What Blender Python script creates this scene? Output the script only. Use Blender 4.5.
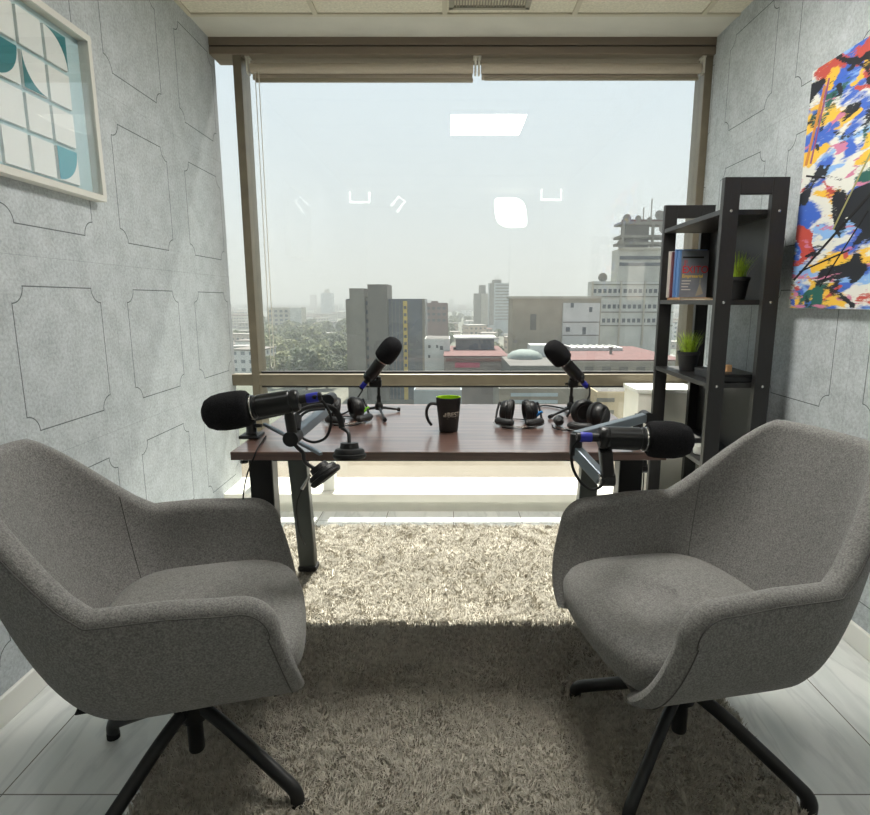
import bpy, bmesh, math, random
from math import sin, cos, pi, sqrt, atan2, radians as R
from mathutils import Vector as V, Matrix, noise as mnoise

random.seed(7)
for o in list(bpy.data.objects):
    bpy.data.objects.remove(o, do_unlink=True)
scn = bpy.context.scene
col = scn.collection

# ------------------------------------------------------------------ camera, sky, sun, exposure
H, FPX, PITCH, U0, V0 = 1.18, 585.0, R(10.37), 449.0, 407.5
cd = bpy.data.cameras.new('camera'); cam = bpy.data.objects.new('camera', cd); col.objects.link(cam)
cam.location = (0, 0, H); cam.rotation_euler = (pi/2 - PITCH, 0, 0)
cd.sensor_width = 36; cd.lens = FPX/870*36; cd.shift_x = -(U0-435)/870
cd.clip_start = .02; cd.clip_end = 20000
scn.camera = cam
scn.view_settings.view_transform = 'Standard'; scn.view_settings.look = 'None'
scn.view_settings.gamma = 1; scn.view_settings.use_curve_mapping = False
scn.view_settings.exposure = 0.0
try:
    scn.cycles.volume_bounces = 2; scn.cycles.max_bounces = 12; scn.cycles.diffuse_bounces = 6
    scn.cycles.transparent_max_bounces = 24; scn.cycles.use_denoising = True
    scn.cycles.sample_clamp_indirect = 6
except Exception: pass

def lin(c):
    def f(x):
        x /= 255.0
        return x/12.92 if x <= .04045 else ((x+.055)/1.055)**2.4
    return (f(c[0]), f(c[1]), f(c[2]), 1)

SKY_STRENGTH, SUN_STRENGTH = 1.12, 18.0
PANEL_L, SOFT_L, FILL_W = 43.0, 10.0, 23.0
w = bpy.data.worlds.new('sky'); scn.world = w; w.use_nodes = True
nt = w.node_tree; nt.nodes.clear()
tc = nt.nodes.new('ShaderNodeTexCoord'); sp = nt.nodes.new('ShaderNodeSeparateXYZ')
rp = nt.nodes.new('ShaderNodeValToRGB'); bg = nt.nodes.new('ShaderNodeBackground'); wo = nt.nodes.new('ShaderNodeOutputWorld')
nt.links.new(tc.outputs['Generated'], sp.inputs[0]); nt.links.new(sp.outputs['Z'], rp.inputs[0])
nt.links.new(rp.outputs[0], bg.inputs[0]); nt.links.new(bg.outputs[0], wo.inputs[0])
e = rp.color_ramp.elements
e[0].position = 0.0; e[0].color = lin((232, 236, 236)); e[1].position = .45; e[1].color = lin((222, 239, 253))
x = e.new(.12); x.color = lin((230, 239, 243)); x = e.new(1.0); x.color = lin((190, 218, 240))
bg.inputs[1].default_value = SKY_STRENGTH
sd = bpy.data.lights.new('sun', 'SUN'); so = bpy.data.objects.new('sun', sd); col.objects.link(so)
sd.energy = SUN_STRENGTH; sd.angle = R(1.2); sd.color = (1, .95, .86)
so.rotation_euler = (R(-33), 0, R(-3)); so.location = (0, 30, 60)

# ------------------------------------------------------------------ helpers
def ray(u, v):
    a = -(v-V0)/FPX
    return V(((u-U0)/FPX, cos(PITCH)+a*sin(PITCH), -sin(PITCH)+a*cos(PITCH)))
O = V((0, 0, H))
def at_y(u, v, y): d = ray(u, v); return O + d*(y/d.y)
def at_z(u, v, z): d = ray(u, v); return O + d*((z-H)/d.z)
def at_x(u, v, x): d = ray(u, v); return O + d*(x/d.x)

def tag(o, label=None, cat=None, group=None, kind=None):
    if label: o['label'] = label
    if cat: o['category'] = cat
    if group: o['group'] = group
    if kind: o['kind'] = kind
    return o
def thing(name, label, cat, loc=(0, 0, 0), rz=0, group=None, kind=None):
    o = bpy.data.objects.new(name, None); col.objects.link(o); o.empty_display_size = .05
    o.location = loc; o.rotation_euler = (0, 0, rz)
    return tag(o, label, cat, group, kind)
def copy_tree(o, parent=None):
    c = o.copy(); col.objects.link(c)
    if parent: c.parent = parent
    for ch in list(o.children): copy_tree(ch, c)
    return c

class MB:
    def __init__(s): s.v = []; s.f = []; s.mi = []; s.m = 0
    def add(s, verts, faces, M=None):
        b = len(s.v)
        s.v += [tuple(M @ V(p)) if M else tuple(p) for p in verts]
        for f in faces: s.f.append(tuple(i+b for i in f)); s.mi.append(s.m)
        return s
    def box(s, lo, hi, M=None):
        x0, y0, z0 = lo; x1, y1, z1 = hi
        return s.add([(x0,y0,z0),(x1,y0,z0),(x1,y1,z0),(x0,y1,z0),(x0,y0,z1),(x1,y0,z1),(x1,y1,z1),(x0,y1,z1)],
                     [(0,3,2,1),(4,5,6,7),(0,1,5,4),(1,2,6,5),(2,3,7,6),(3,0,4,7)], M)
    def cbox(s, c, d, M=None):
        return s.box((c[0]-d[0]/2, c[1]-d[1]/2, c[2]-d[2]/2), (c[0]+d[0]/2, c[1]+d[1]/2, c[2]+d[2]/2), M)
    def bar(s, a, b, wd, ht, up=(0, 0, 1), w2=None, h2=None):
        a = V(a); b = V(b); d = (b-a).normalized(); u = V(up)
        sd_ = d.cross(u)
        if sd_.length < 1e-4: sd_ = d.cross(V((1, 0, 0)))
        sd_.normalize(); u = sd_.cross(d).normalized()
        w2 = w2 or wd; h2 = h2 or ht; vs = []
        for p, ww, hh in ((a, wd, ht), (b, w2, h2)):
            for i, j in ((-1,-1),(1,-1),(1,1),(-1,1)): vs.append(p + sd_*(i*ww/2) + u*(j*hh/2))
        return s.add(vs, [(0,3,2,1),(4,5,6,7),(0,1,5,4),(1,2,6,5),(2,3,7,6),(3,0,4,7)])
    def tube(s, pts, r, n=10, closed=False, sy=1.0, cap=True):
        pts = [V(p) for p in pts]; m = len(pts)
        rr = r if isinstance(r, (list, tuple)) else [r]*m
        T = []
        for i in range(m):
            if closed: t = pts[(i+1) % m]-pts[i-1]
            else: t = pts[min(i+1, m-1)]-pts[max(i-1, 0)]
            T.append(t.normalized())
        ref = V((0, 0, 1)) if abs(T[0].z) < .9 else V((1, 0, 0))
        N = T[0].cross(ref).normalized(); vs = []
        for i in range(m):
            N = (N - T[i]*N.dot(T[i]))
            N = N.normalized() if N.length > 1e-6 else T[i].orthogonal().normalized()
            B = T[i].cross(N)
            for k in range(n):
                a = 2*pi*k/n; vs.append(pts[i] + N*(cos(a)*rr[i]) + B*(sin(a)*rr[i]*sy))
        fs = []
        for i in range(m if closed else m-1):
            j = (i+1) % m
            for k in range(n):
                k2 = (k+1) % n; fs.append((i*n+k, i*n+k2, j*n+k2, j*n+k))
        if not closed and cap:
            fs.append(tuple(reversed(range(n)))); fs.append(tuple((m-1)*n+k for k in range(n)))
        return s.add(vs, fs)
    def lathe(s, prof, n=24, M=None, axis='Z', cap=True):
        vs = []; fs = []; m = len(prof)
        for r, z in prof:
            for k in range(n):
                a = 2*pi*k/n
                if axis == 'Z': vs.append((r*cos(a), r*sin(a), z))
                elif axis == 'X': vs.append((z, r*cos(a), r*sin(a)))
                else: vs.append((r*cos(a), z, -r*sin(a)))
        for i in range(m-1):
            for k in range(n):
                k2 = (k+1) % n; fs.append((i*n+k, i*n+k2, (i+1)*n+k2, (i+1)*n+k))
        if cap and prof[0][0] > 1e-5: fs.append(tuple(reversed(range(n))))
        if cap and prof[-1][0] > 1e-5: fs.append(tuple((m-1)*n+k for k in range(n)))
        return s.add(vs, fs, M)
    def prism(s, out, y0, y1, M=None):       # outline in (x,z), extruded along y
        n = len(out)
        vs = [(p[0], y0, p[1]) for p in out] + [(p[0], y1, p[1]) for p in out]
        fs = [tuple(range(n)), tuple(reversed(range(n, 2*n)))]
        for i in range(n):
            j = (i+1) % n; fs.append((i, i+n, j+n, j))
        return s.add(vs, fs, M)
    def build(s, name, mats, parent=None, smooth=False, ang=35, bevel=0, bseg=2, subd=0, M=None, kind=None, label=None, fix=True):
        me = bpy.data.meshes.new(name); me.from_pydata(s.v, [], s.f)
        if not isinstance(mats, (list, tuple)): mats = [mats]
        for m in mats: me.materials.append(m)
        if len(mats) > 1: me.polygons.foreach_set('material_index', s.mi)
        if fix:
            bm = bmesh.new(); bm.from_mesh(me); bmesh.ops.remove_doubles(bm, verts=bm.verts, dist=1e-6)
            bmesh.ops.recalc_face_normals(bm, faces=bm.faces); bm.to_mesh(me); bm.free()
        if smooth:
            me.polygons.foreach_set('use_smooth', [True]*len(me.polygons))
            try: me.set_sharp_from_angle(angle=R(ang))
            except Exception: pass
        me.update()
        o = bpy.data.objects.new(name, me); col.objects.link(o)
        if parent: o.parent = parent
        if M is not None: o.matrix_local = M
        if bevel:
            b = o.modifiers.new('bevel', 'BEVEL'); b.width = bevel; b.segments = bseg; b.limit_method = 'ANGLE'; b.angle_limit = R(40)
        if subd:
            b = o.modifiers.new('sub', 'SUBSURF'); b.levels = subd; b.render_levels = subd
        if kind: o['kind'] = kind
        if label: o['label'] = label
        return o

def spline(pts, k=8, closed=False):
    pts = [V(p) for p in pts]; n = len(pts); out = []
    for i in range(n if closed else n-1):
        if closed: p0, p1, p2, p3 = pts[i-1], pts[i], pts[(i+1) % n], pts[(i+2) % n]
        else: p0, p1, p2, p3 = pts[max(i-1, 0)], pts[i], pts[i+1], pts[min(i+2, n-1)]
        for j in range(k):
            t = j/k
            out.append(.5*((2*p1)+(p2-p0)*t+(2*p0-5*p1+4*p2-p3)*t*t+(3*p1-p0-3*p2+p3)*t**3))
    if not closed: out.append(pts[-1])
    return out
def orient(p, d, up=(0, 0, 1)):             # matrix whose +X runs along d
    x = V(d).normalized(); z = V(up); y = z.cross(x).normalized(); z = x.cross(y)
    m = Matrix((x, y, z)).transposed().to_4x4(); m.translation = V(p); return m
def text(name, body, size, M, m, parent, sx=1.0, extrude=.0004, align='LEFT', bold=0):
    cu = bpy.data.curves.new(name, 'FONT'); cu.body = body; cu.size = size; cu.extrude = extrude; cu.align_x = align; cu.offset = bold
    tmp = bpy.data.objects.new(name, cu); col.objects.link(tmp)
    dg = bpy.context.evaluated_depsgraph_get(); me = bpy.data.meshes.new_from_object(tmp.evaluated_get(dg))
    bpy.data.objects.remove(tmp, do_unlink=True)
    me.materials.clear(); me.materials.append(m)
    o = bpy.data.objects.new(name, me); col.objects.link(o); o.parent = parent
    o.matrix_local = M @ Matrix.Diagonal((sx, 1, 1, 1)); return o

# ------------------------------------------------------------------ materials
def newmat(name):
    m = bpy.data.materials.new(name); m.use_nodes = True
    return m, m.node_tree, m.node_tree.nodes['Principled BSDF']
def mat(name, c, rough=.5, metal=0, var=0, scale=20, bump=0, bscale=None, spec=None, stretch=None, c2=None, coat=0, detail=4):
    m, t, b = newmat(name); L = t.links.new
    b.inputs['Base Color'].default_value = lin(c); b.inputs['Roughness'].default_value = rough; b.inputs['Metallic'].default_value = metal
    if spec is not None: b.inputs['Specular IOR Level'].default_value = spec
    if coat: b.inputs['Coat Weight'].default_value = coat; b.inputs['Coat Roughness'].default_value = .08
    if var or bump:
        tc = t.nodes.new('ShaderNodeTexCoord'); mp = t.nodes.new('ShaderNodeMapping'); L(tc.outputs['Object'], mp.inputs[0])
        if stretch: mp.inputs['Scale'].default_value = stretch
        n = t.nodes.new('ShaderNodeTexNoise'); n.inputs['Scale'].default_value = scale; n.inputs['Detail'].default_value = detail; L(mp.outputs[0], n.inputs[0])
        if var:
            r = t.nodes.new('ShaderNodeValToRGB'); L(n.outputs[0], r.inputs[0])
            d = c2 or tuple(max(0, k*(1-var)) for k in c)
            up = c if c2 else tuple(min(255, k*(1+var)) for k in c)
            r.color_ramp.elements[0].position = .32; r.color_ramp.elements[1].position = .68
            r.color_ramp.elements[0].color = lin(d); r.color_ramp.elements[1].color = lin(up); L(r.outputs[0], b.inputs['Base Color'])
        if bump:
            n2 = n
            if bscale:
                n2 = t.nodes.new('ShaderNodeTexNoise'); n2.inputs['Scale'].default_value = bscale; n2.inputs['Detail'].default_value = 3; L(mp.outputs[0], n2.inputs[0])
            bp = t.nodes.new('ShaderNodeBump'); bp.inputs['Strength'].default_value = bump; bp.inputs['Distance'].default_value = .004
            L(n2.outputs[0], bp.inputs['Height']); L(bp.outputs[0], b.inputs['Normal'])
    return m
def emit(name, c, s):
    m, t, b = newmat(name); b.inputs['Base Color'].default_value = lin(c)
    b.inputs['Emission Color'].default_value = lin(c); b.inputs['Emission Strength'].default_value = s; return m

class NG:                                    # tiny node-math helper
    def __init__(s, t): s.t = t
    def __call__(s, op, a, b=None, c=None):
        n = s.t.nodes.new('ShaderNodeMath'); n.operation = op
        for i, k in enumerate((a, b, c)):
            if k is None: continue
            if isinstance(k, (int, float)): n.inputs[i].default_value = k
            else: s.t.links.new(k, n.inputs[i])
        return n.outputs[0]

def felt(name, c, cy, cz, p=.618):
    m, t, b = newmat(name); L = t.links.new; g = NG(t)
    tc = t.nodes.new('ShaderNodeTexCoord'); s = t.nodes.new('ShaderNodeSeparateXYZ'); L(tc.outputs['Object'], s.inputs[0])
    def q(sock, c0):
        a = g('DIVIDE', g('SUBTRACT', sock, c0), p)
        return g('MULTIPLY', g('ABSOLUTE', g('SUBTRACT', a, g('ROUND', a))), p)
    qy, qz = q(s.outputs['Y'], cy), q(s.outputs['Z'], cz); hw, r = .219, .05
    ay, az = g('SUBTRACT', qy, hw), g('SUBTRACT', qz, hw)
    ln = g('SQRT', g('ADD', g('MULTIPLY', ay, ay), g('MULTIPLY', az, az)))
    d = g('MAXIMUM', g('MAXIMUM', ay, az), g('SUBTRACT', r, ln))
    groove = g('LESS_THAN', g('ABSOLUTE', d), .0019)
    seam = g('LESS_THAN', g('MINIMUM', g('ABSOLUTE', g('SUBTRACT', qy, p/2)), g('ABSOLUTE', g('SUBTRACT', qz, p/2))), .0008)
    n = t.nodes.new('ShaderNodeTexNoise'); n.inputs['Scale'].default_value = 95; n.inputs['Detail'].default_value = 6; n.inputs['Roughness'].default_value = .7
    n3 = t.nodes.new('ShaderNodeTexNoise'); n3.inputs['Scale'].default_value = 11; n3.inputs['Detail'].default_value = 4
    L(tc.outputs['Object'], n.inputs[0]); L(tc.outputs['Object'], n3.inputs[0])
    f = g('ADD', g('MULTIPLY', n.outputs[0], .7), g('MULTIPLY', n3.outputs[0], .3))
    rp = t.nodes.new('ShaderNodeValToRGB'); L(f, rp.inputs[0])
    rp.color_ramp.elements[0].position = .36; rp.color_ramp.elements[1].position = .62
    rp.color_ramp.elements[0].color = lin(tuple(k*.86 for k in c)); rp.color_ramp.elements[1].color = lin(tuple(min(255, k*1.05) for k in c))
    mx = t.nodes.new('ShaderNodeMix'); mx.data_type = 'RGBA'; L(g('ADD', g('MULTIPLY', groove, .78), g('MULTIPLY', seam, .3)), mx.inputs[0])
    L(rp.outputs[0], mx.inputs[6]); mx.inputs[7].default_value = lin((62, 66, 66)); L(mx.outputs[2], b.inputs['Base Color'])
    b.inputs['Roughness'].default_value = .95; b.inputs['Specular IOR Level'].default_value = .15
    bp = t.nodes.new('ShaderNodeBump'); bp.inputs['Strength'].default_value = .25; bp.inputs['Distance'].default_value = .004
    L(g('SUBTRACT', n.outputs[0], g('MULTIPLY', groove, 1.5)), bp.inputs['Height']); L(bp.outputs[0], b.inputs['Normal'])
    return m

def floor_mat():
    m, t, b = newmat('marble planks'); L = t.links.new; g = NG(t)
    tc = t.nodes.new('ShaderNodeTexCoord'); s = t.nodes.new('ShaderNodeSeparateXYZ'); L(tc.outputs['Object'], s.inputs[0])
    def fr(sock, c0, p):
        a = g('DIVIDE', g('SUBTRACT', sock, c0), p)
        return g('MULTIPLY', g('ABSOLUTE', g('SUBTRACT', a, g('ROUND', a))), p), g('FLOOR', a)
    qx, ix = fr(s.outputs['X'], -1.085, .37); qy, iy = fr(s.outputs['Y'], 1.228, .9)
    grout = g('LESS_THAN', g('MINIMUM', qx, qy), .0017)
    cell = g('ADD', g('MULTIPLY', ix, 3.7), g('MULTIPLY', iy, 9.1))
    cb = t.nodes.new('ShaderNodeCombineXYZ')
    L(g('ADD', g('MULTIPLY', s.outputs['X'], 9), cell), cb.inputs[0]); L(g('ADD', g('MULTIPLY', s.outputs['Y'], 1.6), cell), cb.inputs[1])
    n = t.nodes.new('ShaderNodeTexNoise'); n.inputs['Scale'].default_value = 1.0; n.inputs['Detail'].default_value = 7; n.inputs['Distortion'].default_value = .4; L(cb.outputs[0], n.inputs[0])
    rp = t.nodes.new('ShaderNodeValToRGB'); L(n.outputs[0], rp.inputs[0]); e = rp.color_ramp.elements
    e[0].position = .28; e[0].color = lin((204, 208, 206)); e[1].position = .72; e[1].color = lin((232, 234, 230))
    k = e.new(.44); k.color = lin((218, 221, 218)); k = e.new(.485); k.color = lin((205, 208, 206)); k = e.new(.53); k.color = lin((224, 226, 223))
    mx = t.nodes.new('ShaderNodeMix'); mx.data_type = 'RGBA'; L(grout, mx.inputs[0]); L(rp.outputs[0], mx.inputs[6]); mx.inputs[7].default_value = lin((108, 104, 98))
    L(mx.outputs[2], b.inputs['Base Color']); b.inputs['Roughness'].default_value = .22
    return m

def walnut():
    m, t, b = newmat('walnut laminate'); L = t.links.new
    tc = t.nodes.new('ShaderNodeTexCoord'); mp = t.nodes.new('ShaderNodeMapping'); mp.inputs['Scale'].default_value = (1.2, 16, 16); L(tc.outputs['Object'], mp.inputs[0])
    n = t.nodes.new('ShaderNodeTexNoise'); n.inputs['Scale'].default_value = 2.4; n.inputs['Detail'].default_value = 7; n.inputs['Distortion'].default_value = .6; L(mp.outputs[0], n.inputs[0])
    rp = t.nodes.new('ShaderNodeValToRGB'); L(n.outputs[0], rp.inputs[0]); e = rp.color_ramp.elements
    e[0].position = .3; e[0].color = lin((82, 60, 53)); e[1].position = .7; e[1].color = lin((128, 98, 87)); k = e.new(.5); k.color = lin((106, 79, 70))
    L(rp.outputs[0], b.inputs['Base Color']); b.inputs['Roughness'].default_value = .34; b.inputs['Specular IOR Level'].default_value = .6; b.inputs['Coat Weight'].default_value = 1; b.inputs['Coat Roughness'].default_value = .2; b.inputs['Coat IOR'].default_value = 1.7
    return m

def fabric(name, c):
    m, t, b = newmat(name); L = t.links.new; g = NG(t)
    tc = t.nodes.new('ShaderNodeTexCoord')
    n = t.nodes.new('ShaderNodeTexNoise'); n.inputs['Scale'].default_value = 260; n.inputs['Detail'].default_value = 3
    n2 = t.nodes.new('ShaderNodeTexNoise'); n2.inputs['Scale'].default_value = 60; n2.inputs['Detail'].default_value = 4
    vo = t.nodes.new('ShaderNodeTexVoronoi'); vo.inputs['Scale'].default_value = 420
    for k in (n, n2, vo): L(tc.outputs['Object'], k.inputs[0])
    f = g('ADD', g('MULTIPLY', n.outputs[0], .85), g('MULTIPLY', n2.outputs[0], .15))
    rp = t.nodes.new('ShaderNodeValToRGB'); L(f, rp.inputs[0]); e = rp.color_ramp.elements
    e[0].position = .36; e[0].color = lin(tuple(k*.84 for k in c)); e[1].position = .64; e[1].color = lin(tuple(min(255, k*1.13) for k in c))
    L(rp.outputs[0], b.inputs['Base Color']); b.inputs['Roughness'].default_value = .95; b.inputs['Specular IOR Level'].default_value = .1
    b.inputs['Sheen Weight'].default_value = .15
    bp = t.nodes.new('ShaderNodeBump'); bp.inputs['Strength'].default_value = .35; bp.inputs['Distance'].default_value = .0015
    L(vo.outputs['Distance'], bp.inputs['Height']); L(bp.outputs[0], b.inputs['Normal'])
    return m

def glass_mat(name, tint=(1, 1, 1, 1), f0=.07, rough=0.0):
    m = bpy.data.materials.new(name); m.use_nodes = True; t = m.node_tree; t.nodes.clear(); L = t.links.new
    tr = t.nodes.new('ShaderNodeBsdfTransparent'); tr.inputs[0].default_value = tint
    gl = t.nodes.new('ShaderNodeBsdfGlossy'); gl.inputs['Roughness'].default_value = rough
    lw = t.nodes.new('ShaderNodeLayerWeight'); lw.inputs[0].default_value = .5
    g = NG(t); fac = g('ADD', f0, g('MULTIPLY', g('POWER', lw.outputs['Facing'], 5), 1-f0))
    mx = t.nodes.new('ShaderNodeMixShader'); L(fac, mx.inputs[0]); L(tr.outputs[0], mx.inputs[1]); L(gl.outputs[0], mx.inputs[2])
    o = t.nodes.new('ShaderNodeOutputMaterial'); L(mx.outputs[0], o.inputs[0]); return m

def facade(name, c, cw, pw=3.4, ph=3.2, fw=.5, fh=.42, ax='X'):
    m, t, b = newmat(name); L = t.links.new; g = NG(t)
    tc = t.nodes.new('ShaderNodeTexCoord'); s = t.nodes.new('ShaderNodeSeparateXYZ'); L(tc.outputs['Object'], s.inputs[0])
    def fr(sock, p): 
        a = g('FRACT', g('DIVIDE', sock, p)); return g('ABSOLUTE', g('SUBTRACT', a, .5))
    win = g('MULTIPLY', g('LESS_THAN', fr(g('ADD', s.outputs['X'], s.outputs['Y']), pw), fw/2), g('LESS_THAN', fr(s.outputs['Z'], ph), fh/2))
    geo = t.nodes.new('ShaderNodeNewGeometry'); sn = t.nodes.new('ShaderNodeSeparateXYZ'); L(geo.outputs['Normal'], sn.inputs[0])
    win = g('MULTIPLY', win, g('LESS_THAN', g('ABSOLUTE', sn.outputs['Z']), .5))
    mx = t.nodes.new('ShaderNodeMix'); mx.data_type = 'RGBA'; L(win, mx.inputs[0]); mx.inputs[6].default_value = lin(c); mx.inputs[7].default_value = lin(cw)
    L(mx.outputs[2], b.inputs['Base Color']); b.inputs['Roughness'].default_value = .7; return m

def abstract_paint():
    m, t, b = newmat('abstract paint'); L = t.links.new; g = NG(t)
    tc = t.nodes.new('ShaderNodeTexCoord')
    br = t.nodes.new('ShaderNodeTexNoise'); br.inputs['Scale'].default_value = 26; br.inputs['Detail'].default_value = 5; br.inputs['Roughness'].default_value = .75
    mb_ = t.nodes.new('ShaderNodeMapping'); mb_.inputs['Rotation'].default_value = (R(-42), 0, 0); mb_.inputs['Scale'].default_value = (1, 1, 5); L(tc.outputs['Object'], mb_.inputs[0]); L(mb_.outputs[0], br.inputs[0])
    cur = None
    def layer(c, rot, sc, off, lo, hi, scale, dist=.6):
        nonlocal cur
        mp = t.nodes.new('ShaderNodeMapping'); mp.inputs['Rotation'].default_value = (R(rot), 0, 0); mp.inputs['Scale'].default_value = (1, sc[0], sc[1]); mp.inputs['Location'].default_value = (off, off*1.7, off*.6)
        L(tc.outputs['Object'], mp.inputs[0])
        n = t.nodes.new('ShaderNodeTexNoise'); n.inputs['Scale'].default_value = scale; n.inputs['Detail'].default_value = 2; n.inputs['Distortion'].default_value = dist; L(mp.outputs[0], n.inputs[0])
        f = g('ADD', n.outputs[0], g('MULTIPLY', g('SUBTRACT', br.outputs[0], .5), .22))
        mr = t.nodes.new('ShaderNodeMapRange'); mr.inputs[1].default_value = lo; mr.inputs[2].default_value = hi; L(f, mr.inputs[0])
        mx = t.nodes.new('ShaderNodeMix'); mx.data_type = 'RGBA'; L(mr.outputs[0], mx.inputs[0])
        if cur is None: mx.inputs[6].default_value = lin((214, 214, 206))
        else: L(cur, mx.inputs[6])
        mx.inputs[7].default_value = lin(c); cur = mx.outputs[2]
    layer((58, 98, 190), -50, (1, 2.4), 3.1, .47, .53, 4.2)
    layer((130, 172, 222), -40, (1, 3), 7.7, .57, .62, 5)
    layer((228, 182, 62), -62, (1, 2.6), 1.3, .575, .60, 4.6)
    layer((38, 92, 84), 30, (1, 1.6), 12.4, .585, .61, 4.4)
    layer((186, 76, 66), -30, (1, 1.8), 21.9, .60, .62, 4.8)
    layer((196, 120, 150), -48, (1, 5), 17.2, .625, .65, 5.2)
    layer((24, 28, 36), 38, (1, 1.8), 5.2, .55, .57, 3.9, 1.0)
    L(cur, b.inputs['Base Color']); b.inputs['Roughness'].default_value = .6
    return m

M = {}
M['felt_l'] = felt('grey felt panels left', (182, 188, 191), 1.937, 1.003)
M['felt_r'] = felt('grey felt panels right', (182, 188, 191), 2.975, 1.003)
M['plaster'] = mat('white plaster', (196, 194, 184), .9, var=.02, scale=6)
M['tile'] = mat('mineral ceiling tile', (206, 201, 184), .95, var=.05, scale=90, bump=.3, bscale=130)
M['tbar'] = mat('ceiling grid bar', (186, 180, 162), .6)
M['floor'] = floor_mat()
M['white'] = mat('white paint', (226, 226, 220), .5)
M['curb'] = mat('white ledge paint', (228, 226, 216), .55, var=.02, scale=8)
M['bronze'] = mat('bronze anodised frame', (112, 104, 88), .42, metal=.25, var=.04, scale=14)
M['bronze_d'] = mat('dark bronze header', (118, 106, 92), .5, metal=.2)
M['gasket'] = mat('black gasket', (22, 22, 22), .7)
M['glass'] = glass_mat('window glass', (.96, .975, .97, 1), .05)
M['frame_glass'] = glass_mat('picture glass', (1, 1, 1, 1), .06)
M['blind'] = mat('blind cloth', (170, 160, 144), .85, var=.03, scale=200)
M['blindbar'] = mat('blind bar', (134, 126, 108), .5)
M['bracket'] = mat('blind bracket plastic', (200, 196, 184), .5)
M['fabric'] = fabric('grey woven upholstery', (124, 123, 121))
M['seam'] = mat('grey upholstery seam', (84, 83, 81), .95)
M['black_metal'] = mat('black powder coat', (30, 31, 33), .42, var=.06, scale=300)
M['black_plastic'] = mat('black plastic', (24, 25, 27), .45)
M['rubber'] = mat('black rubber', (18, 18, 19), .8)
M['foam'] = mat('black microphone foam', (32, 32, 34), .95, var=.3, scale=500, bump=.5, bscale=600, spec=.1)
M['mic'] = mat('satin black microphone metal', (40, 41, 42), .32, metal=.5)
M['chrome'] = mat('bright metal', (190, 190, 188), .25, metal=1)
M['alu'] = mat('grey arm metal', (112, 122, 130), .36, metal=.55)
M['blue'] = mat('blue ring plastic', (38, 46, 168), .4)
M['blue2'] = mat('blue tape', (40, 130, 205), .5)
M['green_tape'] = mat('green tape', (120, 190, 40), .5)
M['leather'] = mat('black leatherette', (26, 26, 27), .55, var=.12, scale=120, bump=.2, bscale=160)
M['walnut'] = walnut()
M['leg_black'] = mat('black desk leg', (26, 27, 28), .4)
M['leg_grey'] = mat('dark grey desk leg', (58, 62, 60), .38, metal=.3)
M['shelf'] = mat('black stained wood', (30, 29, 29), .42, var=.1, scale=30, stretch=(8, 8, 1))
M['mug'] = mat('matt black ceramic', (28, 28, 29), .4)
M['lime'] = mat('lime glaze', (150, 190, 28), .2)
M['logo'] = mat('pale logo print', (222, 216, 204), .6)
M['pile'] = None
M['pot'] = mat('black plant pot', (28, 28, 29), .55)
M['grass'] = mat('green grass blades', (146, 172, 44), .55, var=.25, scale=40)
M['soil'] = mat('dark soil', (42, 34, 26), .9, var=.3, scale=200)
M['tan'] = mat('tan card', (196, 152, 108), .7)
M['cover_grey'] = mat('grey book cover', (112, 118, 128), .4, var=.06, scale=14)
M['cover_blue'] = mat('blue book cover', (92, 128, 176), .4)
M['cover_maroon'] = mat('maroon book cover', (96, 44, 52), .5)
M['cover_white'] = mat('white book cover', (206, 200, 194), .5)
M['paper'] = mat('book pages', (218, 210, 192), .8)
M['red'] = mat('red lettering', (196, 32, 44), .5)
M['yellow'] = mat('yellow lettering', (224, 188, 40), .5)
M['paint'] = abstract_paint()
M['olive'] = mat('olive paint', (150, 146, 96), .6); M['ochre'] = mat('ochre paint', (198, 128, 56), .6); M['plum'] = mat('plum paint', (146, 78, 118), .6)
M['canvas'] = mat('white canvas edge', (210, 208, 200), .8)
M['art_bg'] = mat('pale teal mount', (176, 202, 207), .8, var=.02, scale=5)
M['art_white'] = mat('white relief card', (222, 226, 224), .7)
M['art_teal'] = mat('deep teal paint', (34, 118, 126), .6)
M['art_teal2'] = mat('mid teal paint', (86, 158, 172), .6)
M['pframe'] = mat('pale grey picture frame', (204, 203, 196), .5)
M['vent'] = mat('vent metal', (150, 146, 132), .5)

def rug_mats():
    m, t, b = newmat('shaggy pile'); L = t.links.new
    tc = t.nodes.new('ShaderNodeTexCoord'); n = t.nodes.new('ShaderNodeTexNoise'); n.inputs['Scale'].default_value = 60; n.inputs['Detail'].default_value = 5
    L(tc.outputs['Object'], n.inputs[0])
    rp = t.nodes.new('ShaderNodeValToRGB'); L(n.outputs[0], rp.inputs[0]); e = rp.color_ramp.elements
    e[0].position = .34; e[0].color = lin((160, 155, 144)); e[1].position = .66; e[1].color = lin((198, 193, 181))
    L(rp.outputs[0], b.inputs['Base Color']); b.inputs['Roughness'].default_value = .9; b.inputs['Specular IOR Level'].default_value = .15
    return m
M['pile'] = rug_mats()

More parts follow.
